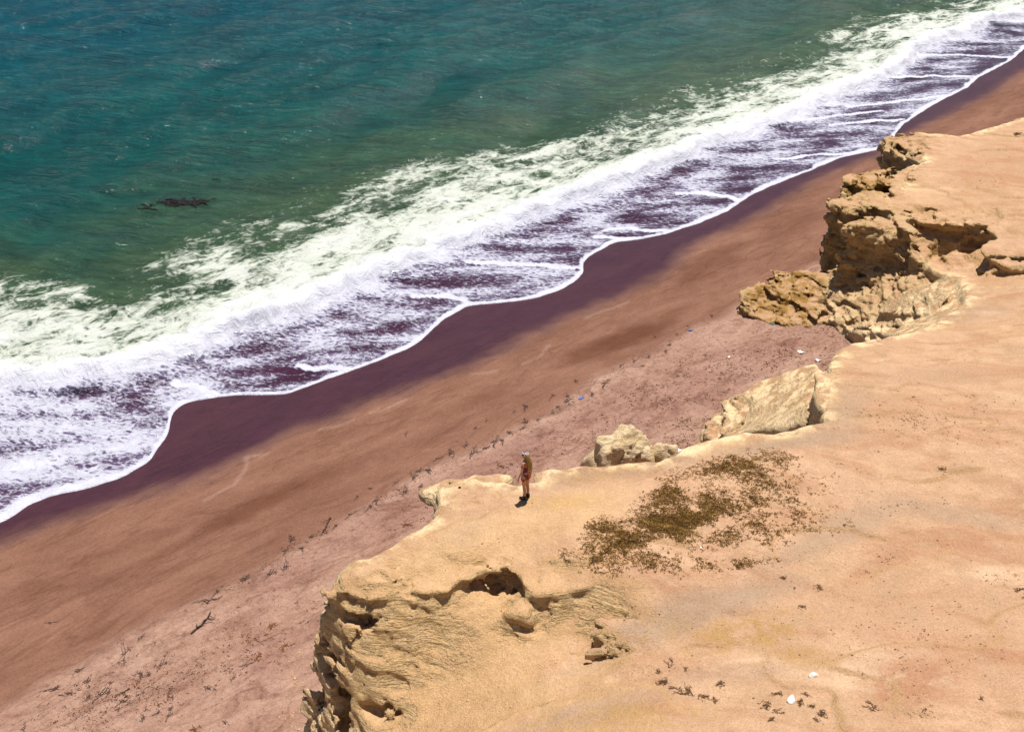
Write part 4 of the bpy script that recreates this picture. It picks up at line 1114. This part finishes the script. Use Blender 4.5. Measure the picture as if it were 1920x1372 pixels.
scatter('dry_scrub', [(1400, 868, 85, 20, .1, 1.0), (1330, 890, 60, 16, .1, .7), (1245, 930, 45, 34, .5, 1.2), (1320, 955, 100, 36, .2, 1.2), (1170, 1005, 75, 32, .35, 1.3), (1150, 1045, 50, 26, .3, 1.0), (1262, 985, 70, 34, .2, 1.3), (1400, 905, 70, 26, .2, .8),
        (1130, 990, 45, 22, .4, .7), (1370, 1000, 80, 24, .2, .5), (1210, 1050, 70, 18, .1, .5)], 8000, .062, SC, 'brown mat of dry scrub spread over the cliff top right of the person', 'scrub', 'cliff', 301, 7, .45, 1.1, -.10)
scatter('sparse_scrub', [(1450, 940, 120, 70, .2, 1.0), (1460, 1000, 100, 30, .2, 1.0), (1390, 1056, 65, 12, .05, 2.0), (1300, 1060, 120, 18, .05, .8), (1540, 990, 60, 20, .2, .6), (1250, 1065, 130, 14, 0, .6)], 1200, .055, SC, 'thin scattered tufts of dry scrub around the brown mat', 'scrub', 'cliff', 302, 7, .7, 1.8, .06)
RC = [(.26, .115, .045), (.20, .085, .035), (.16, .07, .03)]
scatter('reddish_tufts', [(1700, 775, 100, 26, -.1, 1.0), (1830, 760, 70, 20, 0, .5), (1640, 1058, 50, 16, .5, 1.5), (1860, 1085, 60, 16, 0, .5), (1780, 880, 30, 14, 0, .8), (1690, 950, 140, 16, .1, .5), (1700, 1325, 80, 30, .2, .5), (1840, 345, 80, 14, .1, 1.0), (1860, 300, 60, 30, 0, .5), (1760, 800, 200, 40, 0, .3), (1720, 1200, 180, 80, 0, .25)], 560, .04, RC, 'sparse reddish dry tufts dotted over the sandy cliff top', 'tufts', 'cliff', 303, 6, .6, 1.6, .05)
OC = [(.30, .14, .045), (.22, .09, .03), (.14, .06, .03), (.08, .04, .03)]
scatter('dry_seaweed_litter', [(1350, 700, 200, 60, .4, 1.0), (1200, 770, 160, 50, .45, 1.0), (1480, 660, 90, 40, .3, 1.6), (1300, 800, 70, 40, .4, 1.6), (1560, 640, 30, 30, .5, 2.5), (1545, 680, 30, 20, .6, 2.0), (1275, 835, 40, 18, .5, 2.0), (1000, 850, 150, 40, .5, .4), (850, 930, 140, 40, .5, .4), (480, 1200, 120, 70, .5, .35), (250, 1310, 200, 60, .4, .4)], 1900, .075, OC, 'rusty brown seaweed crumbs strewn over the pink upper sand', 'seaweed litter', 'beach', 304, 5, .35, 1.0, .0)
DC = [(.07, .04, .032), (.10, .055, .04), (.05, .03, .026)]
scatter('wrack_crumbs', [(1090, 735, 150, 14, .45, 1.0), (900, 838, 130, 14, .5, 1.0), (740, 925, 90, 12, .55, 1.0), (560, 1025, 110, 12, .55, 1.0), (430, 1105, 70, 12, .55, 1.0), (190, 1265, 130, 12, .5, 1.0), (260, 1300, 180, 40, .3, 1.2), (1260, 640, 110, 10, .5, .6)], 900, .06, DC, 'dark crumbs of dried seaweed scattered along the wrack line', 'seaweed litter', 'beach', 305, 4, .3, 1.6, .02)
PC = [(.62, .47, .28), (.52, .38, .22), (.68, .54, .35)]

def gravel(name, blobs, count, size, label, which, seed, mat):
    rs = np.random.RandomState(seed); V, F = [], []
    protos = [rock_mesh('p', 400 + i, (1, .8, .6), 9, 1, .05) for i in range(4)]
    wts = np.array([b[2] * b[3] * b[5] for b in blobs]); wts /= wts.sum(); n = 0; tot = 0
    while n < count and tot < 5 * count:
        tot += 1
        b = blobs[rs.choice(len(blobs), p=wts)]
        t, r = rs.rand() * 6.283, rs.rand() ** .7
        ex, ey = b[2] * r * math.cos(t), b[3] * r * math.sin(t); ca, sa = math.cos(b[4]), math.sin(b[4])
        h = hit(b[0] + ex * ca + ey * sa, b[1] - ex * sa + ey * ca)
        if h is None or h[2] != which or h[1].z < .7: continue
        n += 1
        pv, pf = protos[rs.randint(4)]; a = rs.rand() * 6.28; s0 = size * math.exp(rs.normal() * .45)
        q = pv * s0; q = np.stack([q[:, 0] * math.cos(a) - q[:, 1] * math.sin(a), q[:, 0] * math.sin(a) + q[:, 1] * math.cos(a), q[:, 2]], 1) + np.array(h[0]) - [0, 0, s0 * .2]
        F.append(pf + sum(len(x) for x in V)); V.append(q)
    return mesh_obj(name, np.concatenate(V), np.concatenate(F).astype(np.int32), mat, True, kind='stuff', label=label, cat='gravel')
gravel('fallen_gravel', [(556, 1275, 22, 60, 0, 1), (548, 1340, 30, 40, 0, 1), (1545, 615, 40, 10, 0, 1), (1315, 815, 16, 12, .5, 1.5)], 420, .013, 'pale sandstone crumbs fallen on the sand at the cliff foot', 'beach', 311, M_CRUMB)
gravel('cliff_crumbs', [(880, 1330, 110, 40, .4, 1), (1040, 1250, 80, 40, .3, 1), (1650, 580, 70, 30, 0, 1), (760, 1180, 90, 30, 0, 1), (1690, 640, 60, 12, 0, 1), (1780, 480, 60, 14, 0, 2), (1450, 780, 60, 30, .3, .8)], 380, .013, 'small sandstone crumbs scattered below the broken ledges', 'cliff', 312, M_CRUMB)

gravel('cliff_top_pebbles', [(1500, 1100, 420, 260, 0, 1), (1150, 1150, 250, 180, 0, .8), (1750, 800, 170, 250, 0, 1), (1800, 350, 120, 120, 0, 1), (900, 1020, 150, 60, .4, .7)], 900, .012, 'tiny dark pebbles sprinkled over the sandy cliff top', 'cliff', 313, M_PEB)

TWIG = [mesh_from('twigs', clump_geo(280 + i, 44, .15, .0058, .9, 1.15, .025), M_TWIG) for i in range(5)]
TW = [(1240, 1282, 1.0), (1262, 1290, .9), (1292, 1300, 1.0), (1318, 1304, .8), (1338, 1308, .7), (1232, 1258, .6), (1258, 1238, .7), (1285, 1252, .5), (1348, 1280, .6)]
for i, (x, y, sc) in enumerate(TW):
    put('dry_twigs', TWIG[i % 5], x, y, rnd.uniform(0, 6), 'dry brown twig clump in the arc left of the white stones', 'twigs', 'twig arc left of the white stones', 'cliff', sc)
for i, (x, y, sc) in enumerate([(1462, 1300, .8), (1440, 1322, .9), (1500, 1322, .8), (1538, 1335, .9), (1466, 1336, .6), (1508, 1300, .6), (1530, 1350, .5), (1450, 1345, .6), (1520, 1325, .6)]):
    put('dry_twigs', TWIG[(i + 2) % 5], x, y, rnd.uniform(0, 6), 'dry brown twig clump around the lower white stone', 'twigs', 'twigs around the lower white stone', 'cliff', sc)
for x, y, sc, lab in [(1063, 1050, 1.0, 'dark dry twig clump alone left of the brown scrub mat'), (1912, 1106, 1.2, 'rusty twig clump at the right edge of the cliff top'), (1905, 252, 1.6, 'dark dry shrub at the far top right of the cliff'), (1537, 1100, .7, 'small dark twig on the pale sandy path right of the scrub mat'), (1503, 1136, .6, 'small leaf-shaped twig at the top of the ochre stain'),
        (1768, 880, .7, 'dark twig clump on the sand above the pale ridge at right'), (1466, 1084, .6, 'thin dark twig lying just below the scrub mat'), (1345, 1284, .5, 'small twig clump between the twig arc and white stones'), (1630, 1318, .8, 'dark twig at the left edge of the reddish stain'), (1840, 1311, .5, 'small dark twig right of the reddish stain')]:
    put('dry_twigs', TWIG[rnd.randrange(5)], x, y, rnd.uniform(0, 6), lab, 'twigs', None, 'cliff', sc)

# ------------------------------------------------------------------ person
def skin_mesh(verts, edges, radii, sub=2, root=0):
    me = bpy.data.meshes.new('tmp'); me.from_pydata(verts, edges, []); me.update()
    o = bpy.data.objects.new('tmp', me); COL.objects.link(o)
    o.modifiers.new('s', 'SKIN').use_smooth_shade = True
    for i, r in enumerate(radii):
        sv = me.skin_vertices[0].data[i] if me.skin_vertices else None
        if sv is None: break
        sv.radius = r if isinstance(r, tuple) else (r, r); sv.use_root = (i == root)
    o.modifiers.new('u', 'SUBSURF').levels = sub; o.modifiers['u'].render_levels = sub
    dg = bpy.context.evaluated_depsgraph_get(); ev = o.evaluated_get(dg); em = ev.to_mesh()
    V = np.array([v.co[:] for v in em.vertices]); F = [tuple(p.vertices) for p in em.polygons]
    ev.to_mesh_clear(); bpy.data.objects.remove(o); bpy.data.meshes.remove(me)
    return V, F

def skin_obj_data(spec, root=0, sub=2):
    """spec: list of (name, parent, xyz, radius)"""
    idx = {n: i for i, (n, *_r) in enumerate(spec)}
    me = bpy.data.meshes.new('tmp')
    me.from_pydata([s_[2] for s_ in spec], [(idx[s_[1]], i) for i, s_ in enumerate(spec) if s_[1]], []); me.update()
    o = bpy.data.objects.new('tmp', me); COL.objects.link(o)
    o.modifiers.new('s', 'SKIN')
    if not me.skin_vertices:
        bm = bmesh.new(); bm.from_mesh(me); bm.verts.layers.skin.verify(); bm.to_mesh(me); bm.free()
    for i, s_ in enumerate(spec):
        sv = me.skin_vertices[0].data[i]; r = s_[3]
        sv.radius = r if isinstance(r, tuple) else (r, r); sv.use_root = (i == root)
    u = o.modifiers.new('u', 'SUBSURF'); u.levels = sub; u.render_levels = sub
    dg = bpy.context.evaluated_depsgraph_get(); ev = o.evaluated_get(dg); em = ev.to_mesh()
    V = [v.co.copy() for v in em.vertices]; F = [tuple(p.vertices) for p in em.polygons]
    ev.to_mesh_clear(); bpy.data.objects.remove(o); bpy.data.meshes.remove(me)
    return [tuple(v) for v in V], F

def remesh(V, F, vox):
    me = bpy.data.meshes.new('tmp'); me.from_pydata(V, [], F); me.update()
    o = bpy.data.objects.new('tmp', me); COL.objects.link(o)
    m = o.modifiers.new('r', 'REMESH'); m.mode = 'VOXEL'; m.voxel_size = vox
    sm = o.modifiers.new('sm', 'SMOOTH'); sm.factor = .5; sm.iterations = 2
    dg = bpy.context.evaluated_depsgraph_get(); ev = o.evaluated_get(dg); em = ev.to_mesh()
    V = [tuple(v.co) for v in em.vertices]; F = [tuple(p.vertices) for p in em.polygons]
    ev.to_mesh_clear(); bpy.data.objects.remove(o); bpy.data.meshes.remove(me)
    return V, F

def ball(V, F, c, r, rot=0.0, n=14):
    base = len(V); ca, sa = math.cos(rot), math.sin(rot)
    for i in range(n + 1):
        for j in range(n * 2):
            a, b = math.pi * i / n, math.pi * j / n
            x, y, z = r[0] * math.sin(a) * math.cos(b), r[1] * math.sin(a) * math.sin(b), r[2] * math.cos(a)
            V.append((c[0] + x * ca - y * sa, c[1] + x * sa + y * ca, c[2] + z))
    m = n * 2
    for i in range(n):
        for j in range(m):
            F.append((base + i * m + j, base + (i + 1) * m + j, base + (i + 1) * m + (j + 1) % m, base + i * m + (j + 1) % m))

def build_person(px, py):
    h = hit(px, py, 'cliff'); loc = h[0]
    B = [('pelvis', None, (0, 0, .93), (.14, .10)), ('waist', 'pelvis', (0, .01, 1.07), (.108, .08)), ('chest', 'waist', (0, .012, 1.24), (.125, .095)), ('upper', 'chest', (0, -.005, 1.36), (.10, .075)), ('neck', 'upper', (0, .0, 1.44), .05), ('skull', 'neck', (-.01, .02, 1.52), .055)]
    for s_, nm in ((-1, 'l'), (1, 'r')):
        B += [('hip' + nm, 'pelvis', (s_ * .082, 0, .83), .088), ('thigh' + nm, 'hip' + nm, (s_ * .080, .012, .66), .074), ('knee' + nm, 'thigh' + nm, (s_ * .076, .015, .48), .052), ('calf' + nm, 'knee' + nm, (s_ * .078, -.012, .34), .052), ('ankle' + nm, 'calf' + nm, (s_ * .078, -.02, .09), .034), ('ball' + nm, 'ankle' + nm, (s_ * .088, .09, .035), .032), ('toe' + nm, 'ball' + nm, (s_ * .092, .15, .028), .024)]
        fw = .05 if s_ < 0 else -.02; out = .03 if s_ < 0 else 0
        B += [('sh' + nm, 'upper', (s_ * .155, -.005, 1.365), .05), ('arm' + nm, 'sh' + nm, (s_ * .19, -.015, 1.24), .042), ('elb' + nm, 'arm' + nm, (s_ * (.22 + out), -.03, 1.10), .034), ('fore' + nm, 'elb' + nm, (s_ * (.228 + out), fw * .5, .99), .032), ('wri' + nm, 'fore' + nm, (s_ * (.232 + out), fw + .01, .87), .022), ('palm' + nm, 'wri' + nm, (s_ * (.232 + out), fw + .025, .81), (.018, .036))]
        for q, (dy, L) in enumerate([(.03, .07), (.012, .08), (-.006, .075), (-.022, .06)]):
            a = (s_ * (.232 + out), fw + .03 + dy, .775)
            B += [('f%d' % q + nm, 'palm' + nm, a, .0095), ('g%d' % q + nm, 'f%d' % q + nm, (a[0] - s_ * .008, a[1] + .006, a[2] - L * .5), .009), ('h%d' % q + nm, 'g%d' % q + nm, (a[0] - s_ * .022, a[1] + .006, a[2] - L * .92), .008)]
        a = (s_ * (.228 + out), fw + .06, .83)
        B += [('t0' + nm, 'palm' + nm, a, .011), ('t1' + nm, 't0' + nm, (a[0] - s_ * .012, a[1] + .022, a[2] - .03), .010), ('t2' + nm, 't1' + nm, (a[0] - s_ * .018, a[1] + .026, a[2] - .06), .008)]
    V, F = skin_obj_data(B)
    V = list(V); F = list(F)
    hr = R(35)                                        # head turned to her left
    hd = lambda x, y, z: (-.01 + x * math.cos(hr) - y * math.sin(hr), .02 + x * math.sin(hr) + y * math.cos(hr), z)
    ball(V, F, hd(0, 0, 1.565), (.073, .092, .105), hr)
    ball(V, F, hd(0, .045, 1.505), (.045, .045, .05), hr)         # jaw
    ball(V, F, hd(0, .096, 1.55), (.012, .02, .022), hr, 8)       # nose
    ball(V, F, hd(0, .088, 1.518), (.022, .01, .009), hr, 8)      # lips
    for e in (-1, 1):
        ball(V, F, hd(e * .074, -.005, 1.555), (.012, .022, .03), hr, 8)
        ball(V, F, hd(e * .03, .082, 1.575), (.016, .012, .009), hr, 8)
    V, F = remesh(V, F, .009)
    skin = NT('skin'); sp = skin.pos(); c0 = skin.mix(skin.noise(sp, 14, 3), (.42, .20, .125), (.52, .27, .17))
    skin = skin.finish(skin.bsdf(c0, .5, .35))
    per = mesh_obj('person', V, F, skin, label='person in orange patterned romper and dark boots standing at cliff edge, facing the sea', cat='person')
    # romper
    k = NT('patterned_cloth'); tc = k.n('TexCoord')
    vo = k.n('TexVoronoi'); k.t.links.new(tc.outputs['Object'], vo.inputs['Vector']); vo.inputs['Scale'].default_value = 13
    sp_ = k.n('SeparateColor'); k.t.links.new(vo.outputs['Color'], sp_.inputs[0])
    rp = k.n('ValToRGB'); rp.color_ramp.interpolation = 'CONSTANT'
    for i, (pos, c) in enumerate([(0, (.20, .035, .04)), (.25, (.48, .13, .03)), (.5, (.13, .03, .06)), (.66, (.55, .26, .06)), (.82, (.5, .36, .33)), (.93, (.1, .06, .16))]):
        e = rp.color_ramp.elements[i] if i < 2 else rp.color_ramp.elements.new(pos)
        e.position = pos; e.color = (*c, 1)
    k.t.links.new(sp_.outputs[0], rp.inputs[0])
    cloth = k.finish(k.bsdf(rp.outputs[0], .85, .15, k.bump(k.noise(tc.outputs['Object'], 18, 3), .02, .6)))
    Q = [('pelvis', None, (0, 0, .93), (.165, .125)), ('waist', 'pelvis', (0, .01, 1.07), (.120, .092)), ('blouse', 'waist', (0, .012, 1.16), (.145, .112)), ('chest', 'blouse', (0, .012, 1.26), (.14, .11)), ('top', 'chest', (0, .0, 1.335), (.125, .095))]
    for s_, nm in ((-1, 'l'), (1, 'r')):
        Q += [('hip' + nm, 'pelvis', (s_ * .088, .002, .80), .108), ('hem' + nm, 'hip' + nm, (s_ * .092, .01, .68), .106)]
        Q += [('sl' + nm, 'top', (s_ * .165, -.008, 1.31), .066), ('cuff' + nm, 'sl' + nm, (s_ * .192, -.016, 1.22), .058)]
    V, F = skin_obj_data(Q)
    V = [(x + .006 * math.sin(40 * y + 20 * z), y + .006 * math.sin(45 * x + 14 * z), z) for x, y, z in V]
    mesh_obj('romper', V, F, cloth, parent=per)
    belt_m = simple_mat('belt_cloth', (.16, .03, .035), .8, .2, 30)
    V, F = [], []
    for q in range(24):
        a = 2 * math.pi * q / 24
        V += [(.123 * math.cos(a), .01 + .097 * math.sin(a), 1.055), (.123 * math.cos(a), .01 + .097 * math.sin(a), 1.09)]
    for q in range(24): F.append((2 * q, (2 * q + 2) % 48, (2 * q + 3) % 48, 2 * q + 1))
    o = mesh_obj('belt', V, F, belt_m, parent=per); o.modifiers.new('t', 'SOLIDIFY').thickness = .012
    # hair: crown cap and long fall down the back, made of locks
    hm = NT('blonde_hair'); tc = hm.n('TexCoord'); mp = hm.n('Mapping'); mp.inputs['Scale'].default_value = (60, 60, 3); hm.t.links.new(tc.outputs['Object'], mp.inputs['Vector'])
    hf_ = hm.noise(mp.outputs[0], 1.0, 3); hc = hm.mix(hf_, (.16, .085, .016), (.46, .29, .075))
    hair_m = hm.finish(hm.bsdf(hc, .45, .4, hm.bump(hf_, .01, .6)))
    rs = np.random.RandomState(5); V, F = [], []
    for q in range(46):
        a = R(200) + R(140) * (q / 45.0) + rs.normal() * .04
        if q % 2: a += .03
        a += hr
        top_ = np.array([-.01, .02, 1.655]); side = np.array([-.01 + .088 * math.cos(a), .02 + .105 * math.sin(a), 1.57])
        back = np.array([-.01 + .115 * math.cos(a) * .95, .005 + .125 * math.sin(a), 1.42]); mid = np.array([.105 * math.cos(a) - .005, -.045 + .09 * math.sin(a), 1.30])
        end = np.array([.085 * math.cos(a), -.055 + .075 * math.sin(a), 1.10 + rs.uniform(-.05, .08)])
        pts = np.array([top_, (top_ + side) / 2 + (side - [-.01, .02, 1.57]) * .34, side, (side + back) / 2, back, (back + mid) / 2, mid, (mid + end) / 2 + rs.normal(size=3) * .008, end])
        tube([] if False else V, F, pts, np.array([.012, .02, .022, .022, .022, .022, .02, .016, .005]), 1.0, 6)
    mesh_obj('hair', V, F, hair_m, parent=per)
    # headscarf
    V, F = [], []
    for q in range(28):
        a = 2 * math.pi * q / 28
        for (rr, zz) in ((.108, 1.588), (.113, 1.615), (.098, 1.648), (.072, 1.668)):
            V.append((-.01 + rr * .80 * math.cos(a) * math.cos(hr) - rr * math.sin(a) * math.sin(hr), .02 + rr * .80 * math.cos(a) * math.sin(hr) + rr * math.sin(a) * math.cos(hr), zz + .012 * math.sin(a)))
    for q in range(28):
        for j in range(3):
            b = (q + 1) % 28
            F.append((q * 4 + j, b * 4 + j, b * 4 + j + 1, q * 4 + j + 1))
    k = NT('scarf_cloth'); tc = k.n('TexCoord'); wv = k.n('TexWave'); k.t.links.new(tc.outputs['Object'], wv.inputs['Vector']); wv.inputs['Scale'].default_value = 9; wv.inputs['Distortion'].default_value = 4
    sm_ = k.finish(k.bsdf(k.mix(k.sstep(.4, .6, wv.outputs['Fac']), (.03, .03, .05), (.72, .72, .75)), .7, .2))  # white in the cloth colour paints the sun's highlight on her head
    o = mesh_obj('headscarf', V, F, sm_, parent=per); o.modifiers.new('t', 'SOLIDIFY').thickness = .008
    # boots
    bm_ = simple_mat('black_leather', (.012, .011, .012), .5, .3, 30, .4)
    for s_ in (-1, 1):
        V, F = skin_obj_data([('a', None, (s_ * .078, -.018, .20), .055), ('b', 'a', (s_ * .078, -.022, .10), .05), ('h', 'b', (s_ * .08, -.04, .045), (.048, .046)), ('c', 'b', (s_ * .086, .05, .05), (.046, .045)), ('d', 'c', (s_ * .092, .13, .04), (.044, .036)), ('e', 'd', (s_ * .094, .17, .036), (.034, .03))])
        V = [(x, y, max(z, .0)) for x, y, z in V]
        mesh_obj('boot', V, F, bm_, parent=per)
    per.location = loc - Vector((0, 0, .012)); per.rotation_euler = (0, 0, R(52))
    return per
build_person(986, 934)
